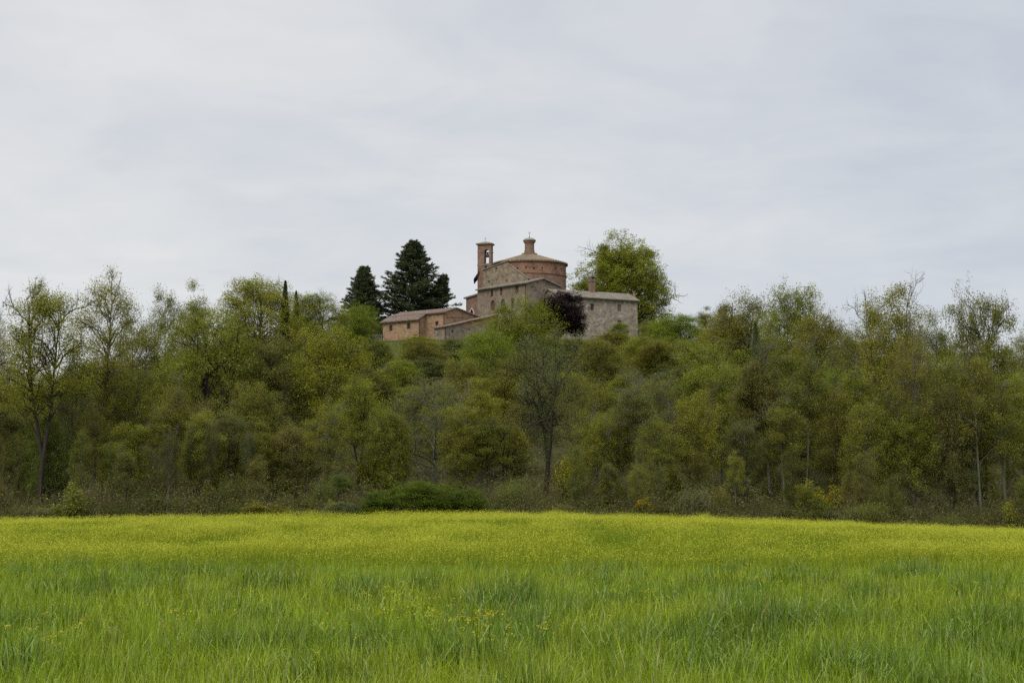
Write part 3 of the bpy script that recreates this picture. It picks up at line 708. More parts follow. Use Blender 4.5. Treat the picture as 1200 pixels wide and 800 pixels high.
def undergrowth():
    rng = np.random.default_rng(77); Vs = []; Cs = []; 
    pal = np.array([(.125, .122, .028), (.135, .112, .038), (.140, .144, .026), (.15, .125, .042), (.105, .086, .036), (.155, .165, .024), (.15, .138, .06)])
    def lump(x, y, hh, rr, n, col, size):
        el = np.arcsin(rng.uniform(0, 1, n)); a = rng.uniform(0, 6.28, n); q = rng.uniform(.3, 1, n) ** .5 * (1 + .25 * np.sin(a * 3 + x) + .2 * np.sin(a * 5 + el * 4 + y))
        X = x + rr * q * np.cos(el) * np.cos(a); Yy = y + rr * q * np.cos(el) * np.sin(a); Z = hgt(X, Yy) + hh * q * np.sin(el)
        C = np.stack([X, Yy, Z], 1) + rng.normal(size=(n, 3)) * .06
        V, _ = leaf_faces(rng, C, size); 
        tw = rng.uniform(0, 1, n) < .22          # some faces are thin upright twigs
        k = tw.sum(); d = rng.normal(size=(k, 3)) * .5 + np.array([0, 0, 1.]); d /= np.linalg.norm(d, axis=1)[:, None]; b = np.cross(d, rng.normal(size=(k, 3))); b /= np.linalg.norm(b, axis=1)[:, None]
        Ln = rng.uniform(.25, .7, k)[:, None]; c = C[tw]; V = V.reshape(-1, 4, 3); V[tw] = np.stack([c - d * Ln, c + b * .015, c + d * Ln, c - b * .015], 1)
        cc = np.tile(col * rng.uniform(.7, 1.2), (n, 1)) * rng.uniform(.65, 1.35, (n, 1)); cc[tw] = np.array([.105, .098, .05]) * rng.uniform(.6, 1.5, (k, 1))
        Vs.append(V.reshape(-1, 3)); Cs.append(cc)
    for i in range(1100):       # thicket along the wood edge
        px = rng.uniform(-60, 1260); back = max(0, (px - 780) / 420) * 5
        y = 131.2 + back * rng.uniform(.5, 1) + abs(rng.normal()) * 8; x = xat(px, y)
        if 432 < px < 572 and y < 134: continue
        hv = .45 + 1.1 * float(vnoise(np.array([x]), np.array([y * 2.]), 5, 4)[0])
        lump(x, y, rng.uniform(.6, 3.0) * hv * (.6 if y < 132.6 + back else 1.15), rng.uniform(.8, 2.2), 240, pal[rng.integers(len(pal))], .075)
    for i in range(1300):       # brush on the slope
        y = rng.uniform(140, 262); px = rng.uniform(-60, 1260); x = xat(px, y)
        if y > 225 and 430 < px < 585: continue
        lump(x, y, rng.uniform(1.0, 3.2), rng.uniform(1.2, 2.8), 190, pal[rng.integers(len(pal))], .11)
    V = np.concatenate(Vs); C = np.concatenate(Cs)
    o = link('undergrowth', np_mesh('undergrowth', V, np.arange(len(V)).reshape(-1, 4), M['plant'], {'col': ('FLOAT_COLOR', C)}))
    tag(o, 'brownish green brush and brambles under the trees and along the wood edge', 'undergrowth', kind='stuff')
undergrowth()

# ------------------------------------------------------------------ grass and crops
def blades(rng, X, Y, hh, width, bend, cols, tipcols=None, segs=3):
    n = len(X); Z = hgt(X, Y); a = rng.uniform(0, 6.28, n); wa = a + 1.57 + rng.normal(size=n) * .3
    dx = np.cos(a); dy = np.sin(a); rows = []
    # profile: rises, then arches over by 'bend'
    ang = np.zeros(n) + rng.normal(size=n) * .12 + .08; px = np.zeros(n); pz = np.zeros(n); st = hh / segs
    W = [1.0, 1.0, .7, .02] if segs == 3 else [1.0, 1.0, .9, .6, .02]
    for s in range(segs + 1):
        w = width * W[s] * .5
        c = np.stack([X + dx * px, Y + dy * px, Z + pz], 1); o = np.stack([np.cos(wa) * w, np.sin(wa) * w, np.zeros(n)], 1)
        rows.append(c - o); rows.append(c + o)
        px = px + np.sin(ang) * st; pz = pz + np.cos(ang) * st; ang = ang + bend * (s + .4) / segs * 1.5
    V = np.stack(rows, 1)          # n, 2(segs+1), 3
    k = 2 * (segs + 1); base = (np.arange(n) * k)[:, None, None]
    q = np.array([[2 * s, 2 * s + 1, 2 * s + 3, 2 * s + 2] for s in range(segs)])[None]
    Fq = (base + q).reshape(-1, 4)
    C = np.repeat(cols, segs, 0)
    if tipcols is not None:
        C.reshape(n, segs, 3)[:, -1] = tipcols
        if segs == 4: C.reshape(n, segs, 3)[:, -2] = tipcols
    return V.reshape(-1, 3), Fq, C

def pts_in(rng, y0, y1, dens, k=.345, pad=2.0):
    n = int(dens * (k * (y1 * y1 - y0 * y0) + 2 * pad * (y1 - y0)))
    y = np.sqrt(rng.uniform(y0 * y0, y1 * y1, n)); x = rng.uniform(-1, 1, n) * (y * k + pad); return x, y

def join(parts):
    V = []; Fq = []; C = []; n = 0
    for v, f, c in parts: V.append(v); Fq.append(f + n); C.append(c); n += len(v)
    return np.concatenate(V), np.concatenate(Fq), np.concatenate(C)

TRANS = 37.0
TUFTS = [(65, 692, .5), (128, 680, .8), (182, 682, .9), (318, 682, 1.2), (478, 684, .9), (585, 706, 1.1), (610, 690, .7), (905, 730, 1.5), (970, 722, 1.2), (875, 752, .9), (780, 746, 1.0), (1150, 676, .9),
         (392, 690, .5), (540, 772, .7), (735, 700, .9), (255, 756, .6), (1010, 702, .6), (430, 752, .6), (1120, 748, .8), (690, 668, 1.2), (860, 664, 1.0), (1060, 668, 1.2), (80, 662, 1.0), (1180, 720, .7), (30, 770, .5), (330, 668, .9)]
TW = []
for (px, py, r) in TUFTS:
    d = ray(px, py + 6); k = (CZ - .45) / -d.z; TW.append((d.x * k, d.y * k, r * .78))
def tall_patch(x, y):
    """where the crop stands in taller, darker tufts"""
    br = vnoise(x, y, .35, 4)
    p = np.zeros(len(x))
    for (tx, ty, r) in TW:
        q = np.hypot((x - tx) / r, (y - ty) / (r * .9)); p = np.maximum(p, np.clip(1.6 - 1.5 * q, 0, 1) * (.35 + 1.2 * br))
    q = np.clip((vnoise(x, y * .6, .8, 3) - .74) / .1, 0, 1) * .7
    return np.clip(np.maximum(p, q), 0, 1)

def wheat():
    rng = np.random.default_rng(5); parts = []
    for y0, y1, dn, wk in ((6, 14, 640, 1.0), (14, 22, 460, 1.2), (22, 41, 300, 1.6)):
        X, Y = pts_in(rng, y0, y1, dn, .345, 5)
        keep = Y < TRANS + (vnoise(X, Y, 5, 8) - .5) * 3 + rng.normal(size=len(X)) * 1.2; X = X[keep]; Y = Y[keep]; n = len(X)
        tp = tall_patch(X, Y); br = vnoise(X, Y, 3.5, 1); fi = vnoise(X, Y, .5, 2)
        f3 = vnoise(X, Y, .16, 6); hh = (.42 + .14 * br + .16 * fi + .10 * f3) * rng.uniform(.72, 1.15, n) * (1 + .34 * tp)
        bend = np.abs(rng.normal(size=n)) * .45 + .12; long = rng.uniform(0, 1, n) < .12; bend[long] += .7; hh[long] *= 1.12
        g = np.array([.140, .222, .006]); g2 = np.array([.205, .262, .007]); dk = np.array([.066, .122, .008])
        c = g[None] * (1 - br[:, None]) + g2[None] * br[:, None]
        c = c * (1 - tp[:, None]) + dk[None] * tp[:, None]
        c = c * rng.uniform(.6, 1.4, (n, 1)) * (.66 + .68 * f3[:, None]); yl = rng.uniform(0, 1, n) < .02; c[yl] = np.array([.26, .22, .07])
        tip = c * np.array([1.25, 1.2, 1.8]) 
        m = rng.uniform(0, 1, n) < (.04 + .12 * tp); k = m.sum()       # broad leaves arching over at the top of the stand
        parts.append(blades(rng, X[m], Y[m], hh[m] * 1.18, .0135 * wk ** .6 * rng.uniform(.8, 1.3, k), rng.uniform(.9, 1.7, k), c[m] * 1.05, np.array([.235, .32, .075]) * rng.uniform(.7, 1.25, (k, 1)), 4))
        parts.append(blades(rng, X, Y, hh, .0095 * wk * rng.uniform(.7, 1.35, n), bend, c, tip))
    V, Fq, C = join(parts)
    o = link('wheat_crop', np_mesh('wheat_crop', V, Fq, M['blade'], {'col': ('FLOAT_COLOR', C)})); tag(o, 'young green wheat with darker taller tufts across the near field', 'crop', kind='stuff')
wheat()

def flower_cloud(rng, X, Y, Z, per, spread, size, col):
    n = len(X) * per; c = np.stack([np.repeat(X, per), np.repeat(Y, per), np.repeat(Z, per)], 1) + rng.normal(size=(n, 3)) * np.array([spread, spread, spread * .55])
    V, Fq = leaf_faces(rng, c, size, up=.6, aspect=.8); return V, Fq, np.tile(col, (n, 1)) * rng.uniform(.75, 1.25, (n, 1))

def mustard():
    rng = np.random.default_rng(6); parts = []
    for y0, y1, dn, s in ((35.5, 55, 62, 1.0), (55, 90, 34, 1.35), (90, 131, 20, 1.8)):
        X, Y = pts_in(rng, y0, y1, dn, .325, 7)
        lim = TRANS + (vnoise(X, Y, 5, 8) - .5) * 3 + rng.normal(size=len(X)) * 1.2; X, Y = X[(Y > lim)], Y[(Y > lim)]
        n = len(X); e = vnoise(X * .5, Y * .7, 5, 11) * .5 + vnoise(X * .3, Y * .5, 9, 12) * .5 ; fi = vnoise(X, Y * .5, 1.6, 13)
        yel = np.clip((e * .6 + fi * .4 - .30) * 2.1, .04, .95) * np.clip((Y - 31) / 26, .18, 1)
        hh = (.36 + .30 * fi) * rng.uniform(.75, 1.25, n) * (1 + .7 * np.clip(vnoise(X, Y, 1.8, 21) - .45, 0, 1) * sm(112, 124, Y))
        c = (np.array([.165, .225, .014])[None] + yel[:, None] * np.array([.135, .09, .010])[None]) * rng.uniform(.75, 1.3, (n, 1))
        for q in range(3): parts.append(blades(rng, X + rng.normal(size=n) * .07, Y + rng.normal(size=n) * .07, hh * rng.uniform(.7, 1.05, n), .022 * s * 1.3, np.abs(rng.normal(size=n)) * .5, c))
        m = rng.uniform(0, 1, n) < yel
        parts.append(flower_cloud(rng, X[m], Y[m], hgt(X[m], Y[m]) + hh[m], 9, .11 * s, .0125 * s, np.array([.46, .475, .05])))
    V, Fq, C = join(parts)
    o = link('mustard_crop', np_mesh('mustard_crop', V, Fq, M['plant'], {'col': ('FLOAT_COLOR', C)})); tag(o, 'band of yellow flowering mustard filling the far half of the field', 'crop', kind='stuff')
mustard()

def field_flowers():
    rng = np.random.default_rng(8); xs = []; ys = []
    for (px, py, sx, n) in [(510, 724, 40, 60), (460, 702, 30, 22), (560, 735, 24, 30), (90, 730, 26, 16), (230, 726, 34, 14), (735, 705, 30, 22), (40, 740, 30, 10), (640, 738, 40, 10), (880, 668, 30, 40), (385, 738, 20, 8), (215, 655, 30, 30), (1100, 690, 60, 12), (300, 700, 30, 10)]:
        pxs = px + rng.normal(size=n) * sx; pys = py + rng.normal(size=n) * 9
        d = np.array([ray(a, b) for a, b in zip(pxs, pys)]); k = (CZ - .62) / -d[:, 2]; xs.append(d[:, 0] * k); ys.append(d[:, 1] * k)
    X = np.concatenate(xs); Y = np.concatenate(ys); keep = (Y > 9) & (Y < 38); X = X[keep]; Y = Y[keep]; n = len(X)
    hh = rng.uniform(.58, .78, n); c = np.array([.07, .12, .015])[None] * rng.uniform(.8, 1.2, (n, 1))
    parts = [blades(rng, X, Y, hh, .012 * np.ones(n), np.abs(rng.normal(size=n)) * .1, c)]
    parts.append(flower_cloud(rng, X, Y, hgt(X, Y) + hh * .985, 8, .03, .011, np.array([.46, .42, .03])))
    V, Fq, C = join(parts)
    o = link('yellow_wildflowers', np_mesh('yellow_wildflowers', V, Fq, M['plant'], {'col': ('FLOAT_COLOR', C)})); tag(o, 'scattered yellow mustard flowers standing in the near wheat', 'flowers', kind='stuff')
field_flowers()

def lawn():
    rng = np.random.default_rng(9); X1 = []; Y1 = []
    y = rng.uniform(236, 325, 60000); px = rng.uniform(340, 860, 60000); X = (px - 600) / F * y
    z = hgt(X, y)
    c = np.array([.115, .13, .03])[None] * (.6 + .8 * vnoise(X, y, 3, 2))[:, None] * rng.uniform(.75, 1.25, (60000, 1))
    c2 = c * (1 - .5 * vnoise(X, y, 7, 5)[:, None] * np.array([0.1, .5, .1]))
    v = blades(rng, X, y, rng.uniform(.08, .28, 60000), .06 * np.ones(60000), np.abs(rng.normal(size=60000)) * .6, c2)
    # margin between field and wood on the right
    px = rng.uniform(-40, 1260, 26000); y2 = 130.2 + rng.uniform(0, 1, 26000) ** 1.3 * (3 + np.clip((px - 780) / 420, 0, 1.2) * 6); X2 = (px - 600) / F * y2
    c3 = np.array([.080, .112, .026])[None] * rng.uniform(.6, 1.3, (26000, 1))
    w = blades(rng, X2, y2, rng.uniform(.15, .5, 26000), .045 * np.ones(26000), np.abs(rng.normal(size=26000)) * .7, c3)
    V, Fq, C = join([v, w])
    o = link('rough_grass', np_mesh('rough_grass', V, Fq, M['plant'], {'col': ('FLOAT_COLOR', C)})); tag(o, 'rough olive green grass on the hilltop and along the field margin', 'grass', kind='stuff')
lawn()

# ------------------------------------------------------------------ buildings
UP = Vector((0, 0, 1))
class Wall:
    """a vertical wall plane; pixels of the photo are read onto it so openings sit at their real place on the wall"""
    def __init__(s, A, B):
        s.A = Vector((A[0], A[1], 0)); B = Vector((B[0], B[1], 0)); s.u = (B - s.A).normalized(); s.len = (B - s.A).length
        n = Vector((s.u.y, -s.u.x, 0)); s.n = n if n.y < 0 else -n          # outward, toward the viewer
    def at(s, px, py):
        d = ray(px, py); c = Vector((0, 0, CZ)); k = (s.A - c).dot(s.n) / d.dot(s.n); p = c + d * k
        return (p - s.A).dot(s.u), p.z
    def pt(s, a, z, out=0): return s.A + s.u * a + s.n * out + UP * z
    def box(s, mb, a0, a1, z0, z1, o0, o1):
        return mb.box(s.pt(a0, z0, o0), s.u * (a1 - a0), s.n * (o1 - o0), UP * (z1 - z0))

def arch_poly(w, a0, a1, z0, z1, out, pointed=False):
    m = (a0 + a1) / 2; r = (a1 - a0) / 2; zs = z1 - r * (1.35 if pointed else 1); ps = [w.pt(a0, z0, out), w.pt(a1, z0, out)]
    for i in range(9):
        t = math.pi * i / 8; c = math.cos(t); h = math.sin(t) * r
        if pointed: h = (1 - abs(c) ** 1.6) * r * 1.35
        ps.append(w.pt(m + r * c, zs + h, out))
    return ps

class House:
    def __init__(s, name, base, label, cat, group=None):
        s.o = empty(name, base, label, cat, group); s.cut = MB(); s.wins = []
    def window(s, w, x0, x1, y0, y1, fill='glass', arched=False, depth=.3, sill=False):
        a0, _ = w.at(x0, y0); a1, _ = w.at(x1, y0); z1 = w.at((x0 + x1) / 2, y0)[1]; z0 = w.at((x0 + x1) / 2, y1)[1]
        if a0 > a1: a0, a1 = a1, a0
        if arched: s.cut.prism(arch_poly(w, a0, a1, z0, z1, -depth), w.n * (depth + .3))
        else: w.box(s.cut, a0, a1, z0, z1, -depth, .3)
        s.wins.append((w, a0, a1, z0, z1, fill, arched, depth, sill))
    def windows(s):
        for (w, a0, a1, z0, z1, fill, arched, depth, sill) in s.wins:
            if fill is None: continue
            if fill == 'glass':
                f = MB(); t = .07
                if arched:
                    o = arch_poly(w, a0, a1, z0, z1, -depth + .012)
                    pn = MB().prism(o, w.n * .03).build('window', M['frame'], s.o)
                    MB().prism(arch_poly(w, a0 + t, a1 - t, z0 + t, z1 - t, -depth + .045), w.n * .012).build('pane', M['glass'], pn)
                else:
                    for b in ((a0, a0 + t, z0, z1), (a1 - t, a1, z0, z1), (a0 + t, a1 - t, z0, z0 + t), (a0 + t, a1 - t, z1 - t, z1), ((a0 + a1) / 2 - .025, (a0 + a1) / 2 + .025, z0 + t, z1 - t)):
                        w.box(f, *b, -depth + .02, -depth + .09)
                    fo = f.build('window', M['frame'], s.o)
                    w.box(MB(), a0, a1, z0, z1, -depth + .005, -depth + .03).build('pane', M['glass'], fo)
            else:
                if arched: MB().prism(arch_poly(w, a0, a1, z0, z1, -depth + .01), w.n * .06).build('door', M[fill], s.o)
                else:
                    m = (a0 + a1) / 2; f = MB(); w.box(f, a0 + .01, m - .012, z0 + .02, z1 - .02, -depth + .06, -depth + .12); w.box(f, m + .012, a1 - .01, z0 + .02, z1 - .02, -depth + .06, -depth + .12)
                    w.box(f, a0, a1, z0, z1, -depth + .005, -depth + .05)
                    f.build('shutter', M[fill], s.o)
            if sill: w.box(MB(), a0 - .12, a1 + .12, z0 - .1, z0, -.05, .06).build('sill', M['lime'], s.o)

def roof_slab(e0, e1, r0, r1, th=.16, pitch=.3):
    """tiled slope: eave e0-e1, ridge r0-r1; rows of curved tiles run from ridge to eave"""
    e0, e1, r0, r1 = map(Vector, (e0, e1, r0, r1)); mb = MB(); n = max(4, int((e1 - e0).length / pitch)) * 4
    nrm = (e1 - e0).cross(r0 - e0).normalized(); nrm = nrm if nrm.z > 0 else -nrm
    b = []
    for i in range(n + 1):
        t = i / n; k = [0.0, .065, .09, .065][i % 4]; off = nrm * (th + k)
        E = e0.lerp(e1, t); R = r0.lerp(r1, t); b.append((E + off, R + off, E, R))
    base = len(mb.v)
    for q in b: mb.v += list(q)
    for i in range(n):
        a = base + 4 * i; c = a + 4
        mb.f += [[a, c, c + 1, a + 1], [a + 2, a + 3, c + 3, c + 2], [a, a + 2, c + 2, c], [a + 1, c + 1, c + 3, a + 3]]
    a = base; c = base + 4 * n; mb.f += [[a, a + 1, a + 3, a + 2], [c, c + 2, c + 3, c + 1]]
    return mb

# --- round chapel ---------------------------------------------------
RY = 341.0; RC = P(620.5, 330, RY); RCx = RC.x; zg = H(RCx, RY)
base = Vector((RCx, RY, zg))
wr = 43.2 * RY / F; er = 45.4 * RY / F
z_e = zat(311.5, RY); z_top = zat(297.5, RY - 1.6); z_str = zat(325.5, RY)
ch = empty('round_chapel', base, 'round red brick chapel with a low conical tiled roof and lantern', 'chapel')
mb = MB(); mb.lathe((RCx, RY, 0), [(wr, zg - 2), (wr, z_e - .02)], 96)
holes = MB(); hr = random.Random(3)
for zz, st, off in ((zat(315.5, RY - wr * .8), 13, 5), (zat(322, RY - wr * .8), 26, 0)):
    for a in range(180 + off, 360, st):
        if hr.random() < .15: continue
        t = rad(a + hr.uniform(-1.5, 1.5)); d = Vector((math.cos(t), math.sin(t), 0)); s_ = Vector((-d.y, d.x, 0)); z0 = zz + hr.uniform(-.15, .15)
        holes.box(Vector((RCx, RY, z0)) + d * (wr - .35) - s_ * .17, s_ * .34, d * .7, UP * .34)
mb.build('wall', M['brick_red'], ch, holes)
MB().lathe((RCx, RY, 0), [(wr + .01, z_str), (wr + .14, z_str + .02), (wr + .14, z_str + .3), (wr + .01, z_str + .32)], 96).build('string_course', M['brick_red'], ch)
mb = MB()
for i in range(9):      # pale stone courses between the brick of the lower wall
    z = z_str - .75 - i * .9; mb.lathe((RCx, RY, 0), [(wr - .02, z), (wr + .012, z + .01), (wr + .012, z + .2), (wr - .02, z + .21)], 96)
mb.build('stone_course', M['stone_brown'], ch)
# conical tile roof with scalloped edge
mb = MB(); n = 288; rt = 8.6 * RY / F
b0 = 0
for (r, z, sc) in ((er, z_e - .02, 0), (er, z_e + .16, 1), (er * .62, z_e + .16 + (z_top - z_e - .16) * .46, .8), (rt, z_top, .5)):
    for i in range(n):
        t = 2 * math.pi * i / n; k = [0, .10, .16, .10][i % 4] * sc; rr = r + (0.03 * (k > .05) if sc == 1 else 0)
        mb.v.append(Vector((RCx + rr * math.cos(t), RY + rr * math.sin(t), z + k)))
for k in range(3):
    for i in range(n):
        j = (i + 1) % n; mb.f.append([k * n + i, k * n + j, (k + 1) * n + j, (k + 1) * n + i])
mb.f.append(list(range(n))[::-1]); mb.f.append([3 * n + i for i in range(n)])
rf = mb.build('roof', M['tile_lichen'], ch)
def Z(py): return zat(py, RY - 1.0)
pxm = RY / F
lan = MB().lathe((RCx, RY, 0), [(8.9 * pxm, z_top - .1), (9.2 * pxm, z_top + .1), (9.2 * pxm, z_top + .28), (6.15 * pxm, z_top + .285), (6.15 * pxm, z_top + .9), (5.6 * pxm, z_top + .95), (5.6 * pxm, Z(284.6)), (6.4 * pxm, Z(284.2)), (6.5 * pxm, Z(283)), (7.4 * pxm, Z(282.3)), (7.6 * pxm, Z(281.4))], 40).build('lantern', M['brick_tower'], ch)
MB().lathe((RCx, RY, 0), [(7.75 * pxm, Z(281.5)), (7.85 * pxm, Z(281.1)), (6.6 * pxm, Z(279.7)), (4.6 * pxm, Z(278.5)), (2.2 * pxm, Z(277.9)), (.6 * pxm, Z(277.7))], 40).build('dome', M['dome'], lan, smooth=True)
zc = Z(277.7); mb = MB().tube((RCx, RY, zc - .1), (RCx, RY, Z(270.5)), .045, .03, 6); mb.tube((RCx, RY, zc), (RCx, RY, zc + .22), .12, .07, 8)
zb = Z(272.6); mb.box((RCx - .28, RY - .025, zb), (.56, 0, 0), (0, .05, 0), (0, 0, .06)); mb.build('cross', M['iron'], lan)

# --- middle stone house with gable -----------------------------------
Cq = P(617, 331, 318); Lq = P(559.5, 339, 329)
d1 = Vector((Lq.x - Cq.x, Lq.y - Cq.y, 0)); len1 = d1.length; d1.normalize(); d2 = Vector((d1.y, -d1.x, 0)); d2 = d2 if d2.y > 0 else -d2
kR = 0.0
l2 = 8.2
ez = (P(617, 332.2, 318).z + P(559.5, 339.5, 329).z) / 2
C0 = Vector((Cq.x, Cq.y, 0)); wl = Wall(C0, C0 + d1 * len1); wg = Wall(C0, C0 + d2 * l2)
rz_ = wg.at(635.5, 326.8)[1]; gb = H(Cq.x, Cq.y) - 2
hs = House('stone_house', (Cq.x, Cq.y, gb + 2), 'brown stone house with a gable end and small dark windows below the round chapel', 'house')
ridge_a = l2 * .5
body = MB().prism([C0 + UP * gb, C0 + d2 * l2 + UP * gb, C0 + d2 * l2 + UP * ez, C0 + d2 * ridge_a + UP * rz_, C0 + UP * ez], d1 * len1)
hs.window(wl, 575.2, 577.8, 340, 347.5); hs.window(wl, 585.9, 588.6, 338, 345.8, 'shutter'); hs.window(wl, 604, 607.7, 335, 343.7, 'shutter')
hs.window(wl, 575, 580, 352, 364, 'shutter', True); hs.window(wl, 587, 591.6, 350, 361, 'glass', True); hs.window(wl, 598.8, 602.8, 348.8, 360, 'glass', True)
for (x, y) in ((630, 330.5), (642, 331), (623.4, 336.7), (645.5, 337.6), (637, 341)):
    a, z = wg.at(x, y); wg.box(hs.cut, a - .13, a + .13, z - .14, z + .14, -.3, .2)
body.build('wall', M['stone_brown'], hs.o, hs.cut); hs.windows()
ov = .55; sl = (rz_ - ez) / ridge_a
g0 = C0 - d1 * .35; L_ = len1 + .35
roof_slab(g0 - d2 * ov + UP * (ez - sl * ov), g0 - d2 * ov + d1 * L_ + UP * (ez - sl * ov), g0 + d2 * ridge_a + UP * rz_, g0 + d2 * ridge_a + d1 * L_ + UP * rz_).build('roof', M['tile_grey'], hs.o)
roof_slab(g0 + d2 * (l2 + ov) + UP * (ez - sl * ov), g0 + d2 * (l2 + ov) + d1 * L_ + UP * (ez - sl * ov), g0 + d2 * (ridge_a + .003) + UP * rz_, g0 + d2 * (ridge_a + .003) + d1 * L_ + UP * rz_).build('roof', M['tile_grey'], hs.o)
pp = C0 - d2 * .10 + d1 * .25; MB().tube(pp + UP * gb, pp + UP * (ez - .2), .07).build('drain_pipe', M['pipe'], hs.o)

# --- upper gabled chapel annex behind that house ---------------------
A0 = C0 + d2 * 3.0; wa = Wall(A0 + d1 * (len1 + .1), A0)
prof = [(561, 352), (561, 319), (564.5, 317.2), (592, 307.4), (594, 308.6), (619, 326.2), (619, 352)]
pl = [wa.at(*p) for p in prof]; gz = gb
an = House('chapel_annex', (wa.pt(pl[0][0], gb + 2).x, wa.pt(pl[0][0], gb).y, gb + 2), 'tall tan stone annex with an asymmetric gable between bell tower and round chapel', 'building')
poly = [wa.pt(pl[0][0], gz)] + [wa.pt(a, z) for a, z in pl[1:-1]] + [wa.pt(pl[-1][0], gz)]
for (x, y) in ((581.5, 314.5), (573, 330)):
    a, z = wa.at(x, y); wa.box(an.cut, a - .2, a + .2, z - .2, z + .2, -.3, .2)
BK = Vector((-.01, 1, 0)) * 9.0
MB().prism(poly, BK).build('wall', M['stone_tan'], an.o, an.cut)
def ap(i, out=0, dz=0): a, z = pl[i]; return wa.pt(a, z + dz, out)
ro = []
for (i, j, e0, e1) in ((2, 3, 0, 0), (4, 5, 0, .4)):
    p, q = ap(i), ap(j); ro.append((p, q))
    lo, hi = (p, q) if p.z < q.z else (q, p); dn = (lo - hi).normalized()
    lo2 = lo + dn * e1
    roof_slab(lo2 - BK * .03, lo2 + BK, hi - BK * .03, hi + BK, .10).build('roof', M['tile_grey'], an.o)
# timber eave hood hanging out over the entrance side
p = ap(2, .1); q = P(555.2, 328.3, p.y - 1.0)
hd = (q - p); MB().prism([p, p + hd, p + hd + Vector((-.06, 0, .22)), p + Vector((-.25, 0, .3))], BK * .7).build('eave', M['wood_dark'], an.o)
# slim pilaster at the corner
a, z = wa.at(558.3, 335); wa.box(MB(), a - .25, a + .35, gb, z, -1.6, -.9).build('pilaster', M['stone_tan'], an.o)

# --- entrance porch with pointed arch --------------------------------
pA = P(546.2, 349.5, 333); pB = P(561, 345, 330); wp = Wall((pA.x, pA.y), (pB.x, pB.y))
po = House('entrance_porch', (pA.x, pA.y, H(pA.x, pA.y)), 'small brick porch with a pale pointed arch at the left end of the chapel', 'porch')
zl = wp.at(546.2, 350)[1]; zr = wp.at(561, 345.6)[1]; bk = -wp.n * 4
s_, z1 = wp.at(553, 362); z0 = wp.at(553, 374)[1]
po.cut.prism(arch_poly(wp, s_ - .5, s_ + .5, z0, z1, -.5, True), wp.n * 1)
MB().prism([wp.pt(0, gb), wp.pt(wp.len, gb), wp.pt(wp.len, zr), wp.pt(0, zl)], bk).build('wall', M['brick_tower'], po.o, po.cut)
fr_ = MB().prism(arch_poly(wp, s_ - .78, s_ + .78, z0, z1 + .32, .01, True), wp.n * .06); c_ = MB().prism(arch_poly(wp, s_ - .5, s_ + .5, z0 - .2, z1, -.1, True), wp.n * .4)
fr_.build('arch', M['lime'], po.o, c_)
MB().prism(arch_poly(wp, s_ - .5, s_ + .5, z0, z1, -.46, True), wp.n * .06).build('door', M['wood_dark'], po.o)
s0 = wp.pt(-.4, zl - .02, .35); s1 = wp.pt(wp.len, zr + .02, .35)
mb = MB().hexa([s0, s1, s1 + bk * 1.1, s0 + bk * 1.1], [p + UP * .28 for p in (s0, s1, s1 + bk * 1.1, s0 + bk * 1.1)]); mb.build('roof', M['tile_grey'], po.o)

# --- bell tower ------------------------------------------------------
TY = 333.0; tw = 17.6 * TY / F; t0 = P(568.7, 300, TY)
an_ = rad(14); tu = Vector((math.cos(an_), math.sin(an_) * -1, 0)); tn = Vector((tu.y, -tu.x, 0)); tn = tn if tn.y < 0 else -tn
dpt = 1.5; tm = Vector((t0.x, TY, 0)); wt = tw * .94
tl = Wall(tm - tu * wt / 2 + tn * dpt / 2, tm + tu * wt / 2 + tn * dpt / 2)
zt = tl.at(568, 287)[1]; zb = gb
bt = empty('bell_tower', (t0.x, TY, gb + 2), 'slim brick bell tower with an open arch and little tiled roof', 'bell tower')
cut = MB(); a0, _ = tl.at(567.5, 300); a1, _ = tl.at(572.9, 300); za = tl.at(570, 292)[1]; zb_ = tl.at(570, 308.5)[1]
cut.prism(arch_poly(tl, a0, a1, zb_, za, -dpt - .5), tl.n * (dpt + 1))
b0_, zq = tl.at(569.5, 313.3); tl.box(cut, b0_ - .2, b0_ + .25, zq - .3, zq + .25, -dpt - .5, .5)
tl.box(MB(), 0, tl.len, zb, zt, -dpt, 0).build('wall', M['brick_tower'], bt, cut)
for py, x0, x1 in ((295.4, -.07, a0 - .03), (295.4, a1 + .03, tl.len + .07), (310.6, -.07, tl.len + .07)):
    z = tl.at(560, py)[1]; tl.box(MB(), x0, x1, z - .09, z + .09, -dpt - .07, .07).build('string_course', M['stone_tan'], bt)
tl.box(MB(), -.18, tl.len + .18, zt + .002, zt + .16, -dpt - .18, .18).build('cornice', M['brick_tower'], bt)
q = [tl.pt(-.32, zt + .16, .32), tl.pt(tl.len + .32, zt + .16, .32), tl.pt(tl.len + .32, zt + .16, -dpt - .32), tl.pt(-.32, zt + .16, -dpt - .32)]
zk = tl.at(568, 283.3)[1] + .1; r = [tl.pt(.85, zk, -dpt / 2 + .05), tl.pt(tl.len - .85, zk, -dpt / 2 + .05), tl.pt(tl.len - .85, zk, -dpt / 2 - .05), tl.pt(.85, zk, -dpt / 2 - .05)]
MB().hexa(q, [p + UP * .12 for p in q]).hexa([p + UP * .122 for p in q], r).build('roof', M['tile_lichen'], bt)
c = tl.pt(tl.len * .5, zk - .1, -dpt / 2); mb = MB().tube(c, c + UP * 1.05, .035, .025, 6); mb.box(c + UP * .7 - tu * .2 + Vector((0, -.02, 0)), tu * .4, Vector((tu.y, -tu.x, 0)) * -.04, UP * .05); mb.build('cross', M['iron'], bt)
